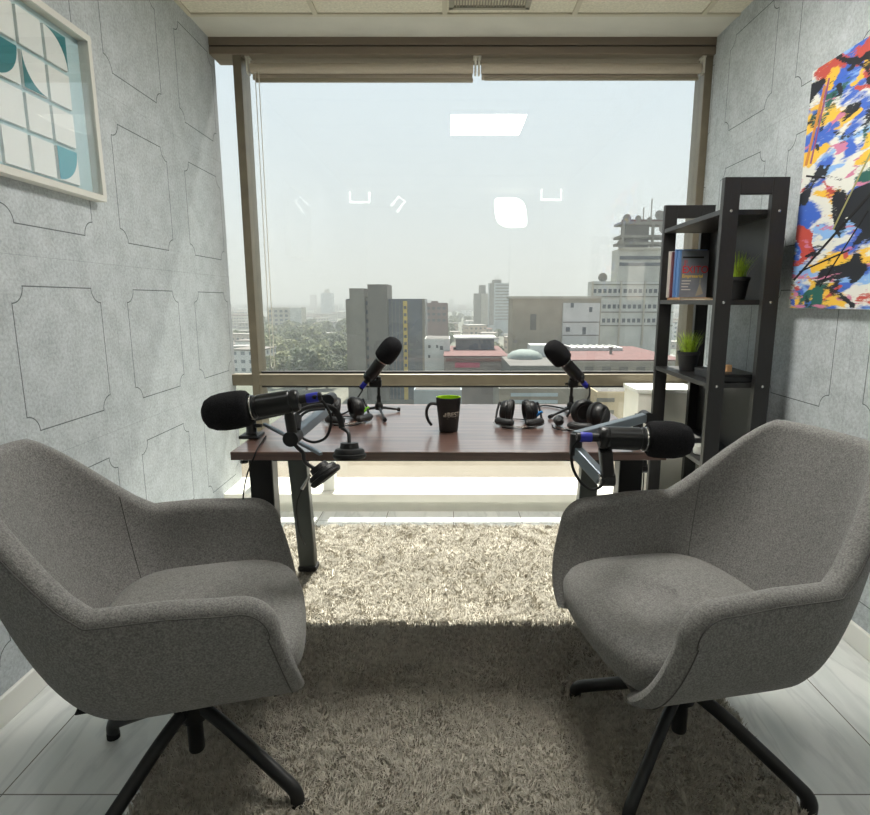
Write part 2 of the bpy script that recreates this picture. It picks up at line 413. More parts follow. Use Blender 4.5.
# ------------------------------------------------------------------ room shell
XL, XR, YB, YG, ZC = -1.264, 1.406, -2.3, 3.428, 2.543
def struct(name, mb, m, parent=None, **k): return mb.build(name, m, parent, kind='structure', **k)
struct('floor', MB().box((XL-.1, YB, -.12), (XR+.1, 3.45, 0)), M['floor'])
struct('wall_left', MB().box((XL-.1, YB, 0), (XL, 3.44, ZC+.1)), M['felt_l'])
struct('wall_right', MB().box((XR, YB, 0), (XR+.1, 3.44, ZC+.1)), M['felt_r'])
struct('wall_back', MB().box((XL-.1, YB-.1, -.12), (XR+.1, YB, ZC+.1)), M['plaster'])
struct('baseboard_left', MB().box((XL, YB, 0), (XL+.014, 3.1, .085)), M['white'], bevel=.004)
struct('baseboard_right', MB().box((XR-.014, YB, 0), (XR, 3.1, .085)), M['white'], bevel=.004)
# ceiling: lay-in tiles on a grid, plain plaster strip by the window
YS = 3.135
PY0, PY1 = 1.70, 2.31                     # ceiling light bay
GX = [-.645, -.02, .605, 1.228]
cb = MB(); cb.box((XL-.1, YB, ZC), (XR+.1, YS, ZC+.1)); struct('ceiling', cb, M['tile'])
struct('trim_1', MB().box((XL, YS, ZC-.004), (XR, 3.37, ZC+.1)), M['plaster'])
g = MB()
for x in [-1.255]+GX: g.box((x-.012, YB, ZC-.008), (x+.012, YS, ZC+.002))
for k in range(9):
    y = YS-.012-(.62 if k else 0)*k
    if y > YB: g.box((XL, y-.012, ZC-.0085), (XR, y+.012, ZC+.002))
struct('trim_2', g, M['tbar'])

# window
wn = thing('window_1', 'wide bronze framed office window overlooking the city', 'window', (0, 0, 0), kind='structure')
hd = MB().box((XL, 3.365, 2.500), (XR, 3.52, ZC)).box((XL, 3.365, 2.457), (XR, 3.52, 2.494)); ho = struct('header', hd, M['bronze_d'], wn, bevel=.003)
struct('gasket', MB().box((XL, 3.372, 2.49), (XR, 3.5, 2.505)), M['gasket'], wn)
XM0, XM1 = -1.147, -1.103
struct('mullion', MB().box((XM0, 3.378, .02), (XM1, 3.52, 2.47)), M['bronze'], wn, bevel=.003)
struct('mullion', MB().box((XR-.042, 3.391, .02), (XR, 3.52, 2.47)), M['bronze'], wn, bevel=.003)
struct('rail', MB().box((XL, 3.385, .69), (XR, 3.445, .757)), M['bronze'], wn, bevel=.004)
struct('bead', MB().box((XM1, 3.418, .755), (XR-.04, 3.444, .770)).box((XM1, 3.418, .675), (XR-.04, 3.444, .692)), M['gasket'], wn)
struct('pane', MB().box((XM1-.02, YG, .75), (XR-.03, YG+.006, 2.46)), M['glass'], wn)
struct('pane', MB().box((XL+.005, YG, .75), (XM0+.02, YG+.006, 2.46)), M['glass'], wn)
struct('pane', MB().box((XM1-.02, YG, .06), (XR-.03, YG+.006, .70)), M['glass'], wn)
struct('pane', MB().box((XL+.005, YG, .06), (XM0+.02, YG+.006, .70)), M['glass'], wn)
struct('sill_frame', MB().box((XL, 3.415, 0), (XR, 3.452, .113)), M['white'], wn)
# white stepped ledge under the glass
lg = MB().box((XL, 3.165, 0), (XR, 3.41, .062)); struct('trim_3', lg, M['curb'])
struct('trim_4', MB().box((XL, 3.14, .062), (XR, 3.41, .112)), M['curb'], bevel=.004)
# white boxed-in casing right of the window
wb = thing('low_cabinet', 'low white boxed cabinet under the window behind the black bookshelf', 'cabinet', (1.21, 3.28, 0))
MB().box((1.025, 3.125, .112), (XR, 3.38, .685)).build('body', M['curb'], wb, bevel=.003, M=Matrix.Translation((-1.21, -3.28, 0)))
MB().box((1.015, 3.115, .685), (XR, 3.38, .708)).build('top', M['white'], wb, bevel=.003, M=Matrix.Translation((-1.21, -3.28, 0)))
# short white post on the ledge
p = at_y(330, 490, 3.22)
MBp = MB().box((p.x-.034, 3.19, .112), (p.x+.034, 3.26, .52)).build('post', M['white'], bevel=.004)
tag(MBp, 'short white square post standing on the ledge behind the desk', 'post')

# ------------------------------------------------------------------ ceiling fittings, blinds, lamps
t = thing('ceiling_light', 'square white ceiling light panel, mirrored as a bright rectangle high in the window', 'ceiling light', ((GX[1]+GX[2])/2, (PY0+PY1)/2, ZC-.02))
fr = MB(); hx, hy = .30, .30
for a, b in (((-hx, -hy), (hx, -hy+.02)), ((-hx, hy-.02), (hx, hy)), ((-hx, -hy), (-hx+.02, hy)), ((hx-.02, -hy), (hx, hy))): fr.box((a[0], a[1], -.01), (b[0], b[1], .018))
fr.build('frame', M['white'], t)
MB().box((-hx+.02, -hy+.02, -.004), (hx-.02, hy-.02, .012)).build('diffuser', emit('light panel', (255, 252, 244), PANEL_L), t)

t = thing('ceiling_vent', 'slotted air vent in the ceiling tile above the window', 'vent', (.19, 2.93, ZC))
fr = MB(); hx, hy = .19, .13
for a, b in (((-hx, -hy), (hx, -hy+.02)), ((-hx, hy-.02), (hx, hy)), ((-hx, -hy), (-hx+.02, hy)), ((hx-.02, -hy), (hx, hy))): fr.box((a[0], a[1], -.012), (b[0], b[1], -.001))
fr.build('frame', M['vent'], t)
for k in range(26):
    xx = -.168+k*.0134
    MB().box((xx-.003, -hy+.02, -.009), (xx+.003, hy-.02, -.002)).build('slat', M['vent'], t)

def blind(x0, x1, label, bar):
    t = thing('roller_blind', label, 'blind', ((x0+x1)/2, 3.405, 2.40), group='rolled blinds above the window')
    h = (x1-x0)/2
    MB().lathe([(.004, -h+.012), (.0255, -h+.012), (.0255, h-.012), (.004, h-.012)], 24, axis='X').build('cloth_roll', M['blind'], t, smooth=True)
    MB().box((-h+.015, .018, -.05), (h-.015, .021, 0)).build('cloth', M['blind'], t)
    MB().box((-h+.03, .010, -.062 if bar else -.052), (h-.012, .026, -.042 if bar else -.034)).build('bottom_bar', M['blindbar'], t, bevel=.003)
    for s in (-1, 1):
        MB().box((s*h-.005, -.026, -.03), (s*h+.005, .024, .055)).box((s*h-.012, -.02, .05), (s*h+.012, .03, .058)).build('bracket', M['bracket'], t, bevel=.002)
    return t
bl = blind(at_y(248, 66, 3.40).x, at_y(475.5, 66, 3.40).x, 'left roller blind rolled up with its bar hanging lower', True)
xa = at_y(257, 90, 3.41).x - bl.location.x; xb = at_y(260.5, 90, 3.41).x - bl.location.x
zt, zb = 0, at_y(260, 368, 3.41).z - 2.40
MB().tube([(xa, -.012, zt), (xa, -.012, zb+.03)]+[(xa+(xb-xa)*(.5-.5*cos(a)), -.012, zb+.03-.03*sin(a)) for a in [k*pi/8 for k in range(1, 8)]]+[(xb, -.012, zb+.03), (xb, -.012, zt)], .0022, 6).build('pull_chain', M['bracket'], bl, smooth=True)
blind(at_y(479, 66, 3.40).x, at_y(703, 66, 3.40).x, 'right roller blind rolled fully up beside the bookshelf wall', False)

# lamps behind the camera that the window mirrors
t = thing('softbox_lamp', 'glowing rounded softbox lamp on a stand, mirrored as a pill in the window', 'lamp', (.80, -1.06, 0))
out = []
for k in range(40):
    a = 2*pi*k/40; out.append((.205*abs(cos(a))**.55*(1 if cos(a) >= 0 else -1)-.30*.19*sin(a), .19*abs(sin(a))**.55*(1 if sin(a) >= 0 else -1)))
SM = Matrix.Translation((0, 0, 2.30))
MB().prism(out, .0, .012, SM).build('diffuser', emit('softbox face', (255, 250, 240), SOFT_L), t)
MB().prism([(x_*1.03, z_*1.03) for x_, z_ in out], -.06, -.001, SM).build('housing', M['black_plastic'], t)
MB().tube([(0, -.05, .35), (0, -.05, 2.2)], .014).build('pole', M['black_metal'], t)
for k in range(3):
    a = 2*pi*k/3+.5; MB().tube([(0, -.05, .6), (.42*cos(a), -.05+.42*sin(a), .012)], .011).build('leg', M['black_metal'], t)
M['strip'] = emit('lamp strip', (255, 252, 245), 8)
for nm, x_, y_, z_, lab in (('wall_lamp', XL+.15, -.80, 2.44, 'small U shaped lamp on the left felt wall, mirrored left in the window'),
                            ('wall_lamp', XR-.16, -.62, 2.44, 'small U shaped lamp on the right felt wall, mirrored right in the window')):
    t = thing(nm, lab, 'lamp', (x_, y_, z_), group='small lamps behind the camera')
    MB().tube([(-.12, 0, .07), (-.12, 0, -.05), (.12, 0, -.05), (.12, 0, .07)], .014, 8).build('tube', M['strip'], t)
    s = -1 if x_ < 0 else 1
    MB().box((min(.12*s, (XL-x_ if s < 0 else XR-x_)), -.02, -.02), (max(.12*s, (XL-x_ if s < 0 else XR-x_)), -.002, .02)).build('bracket', M['white'], t)
t = thing('spot_lamp', 'small hooked spot lamp hanging from the ceiling, mirrored left of centre', 'lamp', (-.62, -.75, 2.36))
MB().tube([(-.10, 0, -.02), (0, 0, .09), (.07, 0, .03), (-.03, 0, -.10)], .016, 8).build('tube', emit('spot strip', (255, 252, 245), 4), t)
MB().tube([(0, 0, .10), (0, 0, ZC-2.36)], .006, 8).build('stem', M['white'], t)

for sx_, lab in ((-1, 'left'), (1, 'right')):  # fill lamps added out of view to brighten the floor beside the armchairs
    t = thing('fill_lamp', 'added unseen ceiling fill lamp over the %s armchair' % lab, 'ceiling light', (.95*sx_, .78, ZC), group='added fill lamps')
    MB().lathe([(.055, -.001), (.055, -.008), (.075, -.010), (.080, -.001)], 28, cap=False).build('trim_ring', M['white'], t, smooth=True)
    ld = bpy.data.lights.new('fill_spot', 'SPOT'); lo = bpy.data.objects.new('lamp', ld); col.objects.link(lo); lo.parent = t
    ld.energy = FILL_W; ld.spot_size = R(100); ld.spot_blend = 1; ld.shadow_soft_size = .05; ld.color = (1, .985, .95); lo.location = (0, 0, -.03); lo.rotation_euler = (0, R(-16*sx_), 0)

# ------------------------------------------------------------------ rug
rug = thing('rug', 'shaggy beige grey rug under the desk and both armchairs', 'rug', (0, 0, 0))
RX0, RX1, RY0, RY1 = -.875, .825, .62, 2.915
def rug_edge(x_, y_): return .012*mnoise.noise(V((x_*7, y_*7, 3)))
def taper(x_, y_): return x_+(.125*(2.9-y_)/1.72*max(0, (RX1-x_)/(RX1-RX0)))
nx, ny = 34, 46; vs = []; fs = []
for j in range(ny+1):
    for i in range(nx+1):
        x_ = RX0+(RX1-RX0)*i/nx; y_ = RY0+(RY1-RY0)*j/ny
        ed = i in (0, nx) or j in (0, ny)
        x_ = taper(x_, y_); vs.append((x_+rug_edge(x_, y_), y_+rug_edge(y_, x_), .002 if ed else .012))
for j in range(ny):
    for i in range(nx):
        a = j*(nx+1)+i; fs.append((a, a+1, a+nx+2, a+nx+1))
MB().add(vs, fs).build('backing', M['pile'], rug, smooth=True, fix=False)
rv = []; rf = []; rnd = random.Random(3)
def hill(x_, y_): return mnoise.noise(V((x_*5.5, y_*5.5, 1)))*.010 + mnoise.noise(V((x_*16, y_*16, 5)))*.006
NB = 175000
for k in range(NB):
    x_ = rnd.uniform(RX0, RX1); y_ = RY0+(RY1-RY0)*rnd.random()
    x_ = taper(x_, y_); x_ += rug_edge(x_, y_); y_ += rug_edge(y_, x_)
    an = pi*2*mnoise.noise(V((x_*14, y_*14, 9)))*1.3 + rnd.gauss(0, .8)
    ln = rnd.uniform(.016, .028)+hill(x_, y_); lean = rnd.uniform(.35, 1.0)*ln
    dx, dy = cos(an), sin(an); wd = rnd.uniform(.0009, .0018); b = len(rv)
    nxv, nyv = -dy*wd, dx*wd; tw = rnd.uniform(-.9, .9); nxv, nyv = nxv*cos(tw)+dx*wd*sin(tw), nyv*cos(tw)+dy*wd*sin(tw)
    h1 = .010+ln*.52; h2 = .010+ln*.80
    rv += [(x_-nxv, y_-nyv, .006), (x_+nxv, y_+nyv, .006),
           (x_+dx*lean*.35-nxv, y_+dy*lean*.35-nyv, h1), (x_+dx*lean*.35+nxv, y_+dy*lean*.35+nyv, h1), (x_+dx*lean, y_+dy*lean, h2)]
    rf += [(b, b+1, b+3, b+2), (b+2, b+3, b+4)]
pb = MB(); pb.v = rv; pb.f = rf; pb.mi = [0]*len(rf)
pb.build('pile', M['pile'], rug, fix=False, kind='stuff')

# ------------------------------------------------------------------ armchairs
def make_chair(label, loc, rz, base_rot):
    t = thing('armchair', label, 'chair', loc, rz, group='grey swivel armchairs')
    W, Bk, T, zA, zB, zb = .330, .315, .055, .622, .855, .328
    NS = 72
    def plan(s, Wd, L, B, n=2.9):
        if s < .28: k = s/.28; return V((L+(-.02-L)*k, -Wd, 0))
        if s > .72: k = (s-.72)/.28; return V((-.02+(L+.02)*k, Wd, 0))
        ph = -pi/2+pi*(s-.28)/.44
        c_, s_ = abs(cos(ph))**(2/n), abs(sin(ph))**(2/n)
        return V((-.02-(B-.02)*c_, Wd*s_*(1 if ph > 0 else -1), 0))
    def sstep(x): x = max(0, min(1, x)); return x*x*(3-2*x)
    def rise(x): 
        q = max(0, min(1, (-x-.115)/.165)); return .6*q+.4*sstep(q)
    ss = []
    for k in range(NS+1):
        z_ = k/NS; ss.append(z_)
    fine = [(.055-.055*sin(R(90-7.5*k)))/.22*.28 for k in range(13)]
    ss = sorted(set([z_ for z_ in ss if .072 < z_ < .928]+fine+[1-z_ for z_ in fine])); NS = len(ss)-1
    rows = []; mids = []; bott = []; seam = []; nrm = []; ups = []
    for s in ss:
        P = plan(s, W, .20, Bk); P2 = plan(min(1, s+.004), W, .20, Bk); P1 = plan(max(0, s-.004), W, .20, Bk)
        tn = (P2-P1).normalized(); n_ = V((-tn.y, tn.x, 0))      # outward normal
        Bp = plan(s, .215, .240, .20); Cp = plan(s, W*.97, .245, Bk*.98)
        h = rise(P.x); rc = .055; dx = max(0, P.x-(.20-rc)); zr = zA + (zB-zA)*h - .010*sstep((P.x-.0)/.15) - (rc-sqrt(max(0, rc*rc-dx*dx))); psi = math.asin(min(1, dx/rc)); upv = V((sin(psi), 0, cos(psi)))
        Pt = V((P.x-.085*h, P.y*(1-.20*h), zr)); Bt = V((Bp.x, Bp.y, zb)); Ct = V((Cp.x, Cp.y*(1-.05*h), zb+.05+.05*h))
        Tt = T*(1-.12*h)
        Pe = V((Pt.x, Pt.y, zr-Tt/2))
        q = lambda u: Bt*(1-u)**2 + Ct*(2*u*(1-u)) + Pe*u*u
        row = []; mid = []
        for k in range(15):
            p_ = q(k/14); row.append(p_); mid.append(p_-n_*Tt/2)
        ups.append(upv); seam.append(Pe+n_*.0008+upv*(Tt*.10))
        c_ = Pe-n_*(Tt/2)
        for k in range(1, 8):
            a = pi*k/8; row.append(c_+n_*(cos(a)*Tt/2)+upv*(sin(a)*Tt/2)); mid.append(c_)
        um = .3; zmin = .336+.064*min(1, max(0, (min(s, 1-s)-.072)/.05))
        for k in range(60):
            if q(k/59).z > zmin: um = k/59; break
        for k in range(12):
            u = 1-(1-um)*k/11; p_ = q(u)-n_*Tt; row.append(p_); mid.append(p_+n_*Tt/2)
        rows.append(row); mids.append(mid); bott.append(Bt); nrm.append(n_)
    m_ = len(rows[0])
    def endcap(row, mid, n_):
        out = []
        for k in (1, 2, 3, 4):
            a = k*pi/8; rr_ = []
            for idx, (p_, md) in enumerate(zip(row, mid)):
                if 15 <= idx < 22:
                    f_ = pi*(idx-14)/8; f_ = max(a, min(pi-a, f_)); rr_.append(md+n_*(cos(f_)*T/2)+V((1, 0, 0))*(sin(f_)*T/2))
                else: rr_.append(md+(p_-md)*cos(a)+V((1, 0, 0))*(T/2)*sin(a))
            out.append(rr_)
        return out
    allr = list(reversed(endcap(rows[0], mids[0], nrm[0])))+rows+endcap(rows[-1], mids[-1], nrm[-1])
    vs = [p_ for r_ in allr for p_ in r_]; fs = []
    for i in range(len(allr)-1):
        for k in range(m_-1): a = i*m_+k; fs.append((a, a+1, a+m_+1, a+m_))
    mb = MB(); mb.add(vs, fs)
    nb = len(bott); cv = [V((sum(b.x for b in bott)/nb, 0, zb-.006))]+bott
    mb.add(cv, [(0, i+1, i+2) for i in range(nb-1)]+[(0, nb, 1)])
    sh = mb.build('shell', M['fabric'], t, smooth=True, ang=60, fix=True)
    # piping round the rim and down each arm front
    def arm_front(i):
        r_, md = rows[i], mids[i]; return [r_[k]+V((.002, 0, 0))+nrm[i]*.001 for k in range(14, 2, -1)]
    pts = list(reversed(arm_front(0)))+seam+arm_front(-1)
    MB().tube(pts, .0013, 6).build('piping', M['seam'], t, smooth=True)
    for s in (.335, .665):
        i = min(range(len(ss)), key=lambda k: abs(ss[k]-s)); r_ = rows[i]
        MB().tube([r_[k]-nrm[i]*.0002 for k in range(22, 33)], .0011, 6).build('back_seam', M['seam'], t, smooth=True)
    # seat cushion
    vs = []; N = 56; prof = [(.84, .342), (.94, .350), (.99, .374), (1.0, .405), (.99, .428), (.965, .442), (.92, .450), (.75, .458), (.4, .463), (.0, .465)]
    def outl(a):
        c_, s_ = cos(a), sin(a); n_ = 5-2.2*max(0, -c_)
        r_ = (abs(c_/.226)**n_+abs(s_/.262)**n_)**(-1/n_)
        return r_*c_+.034+(.022*(1-(s_*r_/.267)**2) if c_ > 0 else 0)*min(1, abs(c_)*2), r_*s_
    for sc, z in prof:
        for k in range(N):
            x_, y_ = outl(2*pi*k/N)
            drop = .016*max(0, (x_-.1)/.19)**2 if z > .42 else 0
            vs.append((.034+(x_-.034)*sc, y_*sc, z-drop))
    fs = [(i*N+k, i*N+(k+1) % N, (i+1)*N+(k+1) % N, (i+1)*N+k) for i in range(len(prof)-1) for k in range(N)]
    fs.append(tuple(reversed(range(N))))
    MB().add(vs, fs).build('seat_cushion', M['fabric'], t, smooth=True, ang=70)
    MB().lathe([(.017, .062), (.019, .066), (.019, .2), (.026, .205), (.026, .318)], 20).build('column', M['black_metal'], t, smooth=True)
    MB().box((-.10, -.075, .310), (.10, .075, .329)).build('mount_plate', M['black_metal'], t, bevel=.004)
    MB().lathe([(.020, .150), (.033, .154), (.036, .175), (.034, .222), (.026, .228)], 24).build('base_hub', M['black_metal'], t, smooth=True)
    if rz < 1:
        lv = MB().prism([(-.020, -.022), (.012, -.022), (.018, .022), (-.010, .022)], -.006, 0).build('lever', M['black_plastic'], t, bevel=.002, M=Matrix.Rotation(-rz, 4, 'Z') @ Matrix.Translation((-.012, -.036, .205)))
        for q_ in (-1, 1): MB().prism([(-.005, .003*q_), (.005, .003*q_), (0, .013*q_)], -.0066, -.0061).build('arrow_mark', M['vent'], lv)
    for k in range(4):
        a = base_rot - rz + k*pi/2; d = V((cos(a), sin(a), 0))
        pts = [d*.015+V((0, 0, .195)), d*.10+V((0, 0, .160)), d*.20+V((0, 0, .105)), d*.272+V((0, 0, .064)), d*.294+V((0, 0, .050)), d*.303+V((0, 0, .034)), d*.304+V((0, 0, .014))]
        lg = MB().tube(spline(pts, 5), .0145, 10, sy=1.25).build('leg', M['black_metal'], t, smooth=True, ang=60)
        MB().lathe([(.012, 0), (.0165, .001), (.0165, .016), (.013, .018)], 16, Matrix.Translation(d*.304)).build('foot_glide', M['rubber'], lg, smooth=True)
    i = min(range(len(ss)), key=lambda k: abs(ss[k]-(.40 if rz < 1 else .6)))
    b = rows[i][0]
    MB().cbox((b.x-.012, b.y, b.z+.002), (.03, .022, .004), None).build('fabric_tag', M['rubber'], t)
    return t
make_chair('grey upholstered swivel armchair at left, facing right', (-.638, 1.302, .0), R(16), R(-22))
make_chair('grey upholstered swivel armchair at right, facing left before the bookshelf', (.607, 1.368, .0), R(191), R(-41))

# ------------------------------------------------------------------ desk
ZD = .75
fl, fr_ = at_z(230, 452, ZD), at_z(667, 452, ZD); yb = at_z(500, 404.3, ZD).y
DX0, DX1, DY0, DY1 = fl.x, fr_.x, fl.y, yb
desk = thing('desk', 'walnut topped desk on dark metal legs in front of the window', 'desk', (0, 0, 0))
MB().box((DX0, DY0, ZD-.025), (DX1, DY1, ZD)).build('desktop', M['walnut'], desk, bevel=.002)
MB().box((DX0+.09, DY0+.10, ZD-.055), (DX1-.09, DY0+.14, ZD-.025)).build('crossbar', M['leg_black'], desk)
MB().box((DX0+.09, DY1-.14, ZD-.055), (DX1-.09, DY1-.10, ZD-.025)).build('crossbar', M['leg_black'], desk)
for s, (ua, ub) in ((-1, (251, 276)), (1, (617, 640))):
    c_ = at_y((ua+ub)/2, 470, 1.80).x
    lg = MB().bar((c_, 1.80, ZD-.025), (c_-s*.005, 1.80, .03), .074, .06, up=(0, 1, 0)).build('leg', M['leg_black'], desk, bevel=.004)
    MB().box((c_-.055, 1.775, ZD-.05), (c_+.055, 1.86, ZD-.025)).build('bracket', M['black_metal'], lg, bevel=.002)
for s, (ua, ub) in ((-1, (292, 306)), (1, (597, 593))):
    a, b = at_y(ua, 440, 2.39), at_y(ub, 566, 2.39)
    if s > 0: b = V((a.x-.04, 2.39, .03))
    a.x -= s*.012; b.x -= s*.012; a.z = ZD-.025; b.z = .045
    lg = MB().bar(a, b, .082, .055, up=(0, 1, 0), w2=.070, h2=.05).build('leg', M['leg_grey'], desk, bevel=.005)
    MB().cbox((b.x, b.y, .036), (.08, .06, .024)).build('rubber_foot', M['rubber'], lg, bevel=.004)

# ------------------------------------------------------------------ microphones
def mic_parts(root, p_end, axis, sc=1.0):
    """microphone along axis: XLR end at p_end, foam windscreen at the far tip"""
    Mx = orient(p_end, axis) @ Matrix.Scale(sc, 4)
    body = MB().lathe([(0.0132, -.004), (0.0237, -.002), (0.0270, .004), (0.0270, .012), (0.0255, .014), (0.0255, .017), (0.0270, .019), (0.0270, .092), (0.0255, .094), (0.0255, .098), (0.0281, .100), (0.0292, .118), (0.0220, .124)], 28, axis='X')
    bo = body.build('microphone_body', M['mic'], root, smooth=True, M=Mx)
    MB().lathe([(.0284, .1035), (.0289, .104), (.0291, .106), (.0286, .1065)], 28, axis='X').build('ring', M['chrome'], bo, smooth=True)
    pr = [(.020, .112), (.034, .110), (.041, .116), (.0435, .128), (.0445, .150), (.044, .172), (.0405, .192), (.033, .207), (.020, .2155), (.0, .218)]
    MB().lathe(pr, 32, axis='X').build('foam_windscreen', M['foam'], root, smooth=True, ang=70, M=Mx)
    cn = MB().lathe([(.0095, -.055), (.0105, -.05), (.0105, -.002)], 16, axis='X').build('cable_plug', M['black_plastic'], root, smooth=True, M=Mx)
    MB().lathe([(.0115, -.047), (.0118, -.045), (.0118, -.022), (.0112, -.020)], 16, axis='X').build('blue_ring', M['blue'], cn, smooth=True)
    return Mx @ V((-.055, 0, 0)), Mx
def cable(root, pts, r=.0032): return MB().tube(spline(pts, 8), r, 8).build('cable', M['rubber'], root, smooth=True)

def tripod_mic(label, uv_hub, uv_end, uv_foam, Y, feet, cab):
    hub = at_y(*uv_hub, Y)
    t = thing('tripod_microphone', label, 'microphone', (hub.x, Y, ZD), group='foam covered tripod microphones')
    L = lambda p: V(p)-V((hub.x, Y, ZD))
    e_, f_ = L(at_y(*uv_end, Y-.005)), L(at_y(*uv_foam, Y-.03))
    ax = (f_-e_).normalized(); q, Mx = mic_parts(t, e_, ax, .90)
    hz = hub.z-ZD
    mt = Mx @ V((.026, 0, -.0))
    MB().lathe([(.006, hz-.02), (.0145, hz-.018), (.0165, hz-.006), (.0145, hz+.006), (.009, hz+.012)], 20).build('hub', M['black_plastic'], t, smooth=True)
    MB().lathe([(.0085, hz+.008), (.0085, hz+.035), (.006, hz+.037), (.006, max(hz+.06, mt.z-.045)), (.010, max(hz+.062, mt.z-.043)), (.010, mt.z-.01)], 16).build('column', M['black_metal'], t, smooth=True)
    MB().box((mt.x-.01 if mt.x < 0 else -.012, -.012, mt.z-.05), (.012 if mt.x < 0 else mt.x+.01, .012, mt.z-.022)).build('mount_clip', M['black_plastic'], t, bevel=.003)
    MB().tube([(-.026, 0, mt.z-.036), (.0, 0, mt.z-.036)], .005).build('knob', M['black_plastic'], t)
    for (u, v) in feet:
        p_ = L(at_z(u, v, ZD+.008)); h = V((0, 0, hz-.008)); d = p_-h
        lg = MB().tube([h, h+d*.5, h+d*.97], [.0055, .005, .0045], 10).build('leg', M['black_metal'], t, smooth=True)
        MB().tube([h+d*.86, h+d*.9, h+d*1.0], [.0055, .0075, .0075], 10).build('foot_tip', M['rubber'], lg, smooth=True)
    cable(t, [q]+[L(c_) for c_ in cab])
    return t
yl = 2.24
tripod_mic('black foam microphone on a desk tripod left of the mug, leaning right', (379, 405), (368, 379), (389.5, 350), yl,
           [(385, 420), (400, 409.5), (358, 410.5)], [at_y(362, 391, 2.22), at_y(353, 404, 2.19), at_z(347, 412, ZD+.006), at_z(330, 417, ZD+.005), at_z(300, 422, ZD+.005)])
tripod_mic('black foam microphone on a desk tripod right of the mug, leaning left', (571, 405), (580, 379), (559, 355.5), yl,
           [(549.5, 417), (590, 413), (566, 409)], [at_y(589, 385, 2.22), at_y(589.5, 395, 2.21), at_y(583, 405, 2.20), at_z(575, 411, ZD+.008), at_z(566, 409, ZD+.006), at_z(545, 405.5, ZD+.005), at_z(531, 409, ZD+.005)])

# boom-arm microphones clamped to the desk's front corners
def boom(label, clampxy, loc_pts):
    pass
def J(root, p_, r, l, ax='Y', m='black_plastic', nm='joint'):
    a = {'X': (1, 0, 0), 'Y': (0, 1, 0), 'Z': (0, 0, 1)}[ax]
    d = V(a)*l/2; return MB().tube([V(p_)-d, V(p_)+d], r, 18).build(nm, M[m], root, smooth=True)
YM = 1.34
cl = at_z(252, 437, ZD)
t = thing('boom_microphone', 'black foam microphone on a boom arm clamped to the left desk corner', 'microphone', (cl.x, cl.y, ZD), group='boom arm microphones')
L = lambda p_: V(p_)-V((cl.x, cl.y, ZD))
c0 = V((0, 0, 0))
MB().box((-.031, -.035, .0), (.031, .035, .011)).build('clamp', M['black_metal'], t, bevel=.003)
MB().lathe([(.019, .012), (.0165, .016), (.015, .06), (.012, .064)], 18).build('clamp_post', M['black_plastic'], t, smooth=True)
MB().tube([(.0, 0, .035), (.035, -.01, .04)], .006).build('clamp_knob', M['black_plastic'], t)
e1 = L(at_y(330, 399, 1.70)); s1 = c0+V((.006, 0, .068))
MB().bar(s1, e1, .03, .034).build('lower_arm', M['black_metal'], t, bevel=.003)
J(t, e1, .017, .05)
e2 = L(at_y(293, 437, 1.40)); e1b = e1+V((0, 0, -.022))
MB().bar(e1b, e2, .024, .026).build('upper_arm', M['alu'], t, bevel=.003)
J(t, e2, .019, .05)
MB().bar(L(at_y(264, 424, cl.y)), L(at_y(321, 454, 1.60)), .012, .009).build('spring_bar', M['alu'], t, bevel=.002)
bo = L(at_y(298, 400, YM)); tip = L(at_y(203, 415, YM-.02))
q, Mx = mic_parts(t, bo, tip-bo)
k1 = Mx @ V((.026, 0, 0)); 
MB().tube([e2, e2+(k1-e2)*.55, k1+(e2-k1)*.25], [.013, .0125, .010], 14).build('mount_clip', M['black_plastic'], t, smooth=True)
MB().tube([e2+V((.01, 0, .02)), L(at_y(298, 416, 1.42))], .010, 12).build('thumb_lever', M['black_plastic'], t, smooth=True)
Y2 = 1.33
cable(t, [q]+[L(at_y(u, v, Y2+.02*k)) for k, (u, v) in enumerate([(313, 397), (323, 402), (331, 418), (327, 436), (316, 442), (306, 440), (300, 434), (299, 420), (308, 411), (325, 409)])], .0034)
cable(t, [L(at_z(266, 436, ZD+.004)), L(at_z(262, 442, ZD+.004)), L(at_z(257, 449.5, ZD+.004)), L(at_y(254.5, 456, DY0-.007)), L(at_y(247, 475, DY0-.010)), L(at_y(243, 500, DY0-.012)), L(at_y(244, 530, DY0-.012))], .0022)
MB().box((-.028, -.02, -.075), (.012, .02, -.031)).build('clamp_jaw', M['black_metal'], t, bevel=.003)
J(t, (-.03, 0, -.07), .013, .03, 'Z', nm='clamp_screw')

cr = V((at_y(646, 450, 1.80).x-.03, 1.80, ZD))
t = thing('boom_microphone', 'black foam microphone on a boom arm clamped to the right desk corner', 'microphone', cr, group='boom arm microphones')
L = lambda p_: V(p_)-cr
MB().box((-.031, -.035, .0), (.031, .035, .011)).build('clamp', M['black_metal'], t, bevel=.003)
MB().lathe([(.019, .012), (.0165, .016), (.015, .05), (.012, .054), (.012, .08)], 18).build('clamp_post', M['black_plastic'], t, smooth=True)
e0 = L(at_y(646, 417, 1.76)); e1 = L(at_y(576, 444, 1.47))
MB().tube([(0, 0, .07), e0], .012).build('riser', M['black_plastic'], t)
MB().bar(e0, e1+V((0, 0, .02)), .026, .026).build('lower_arm', M['alu'], t, bevel=.003)
J(t, e0, .018, .05); J(t, e1, .016, .055, 'Z')
e2 = L(at_y(602, 479, 1.38))
MB().bar(e1+V((0, 0, -.018)), e2, .024, .032).build('upper_arm', M['alu'], t, bevel=.003)
J(t, e2+V((.012, 0, .0)), .018, .034, 'X')
J(t, e2+V((-.007, 0, .0)), .017, .006, 'X', 'chrome', 'end_cap')
bo = L(at_y(600, 437.5, YM)); tip = L(at_y(692, 440.5, YM))
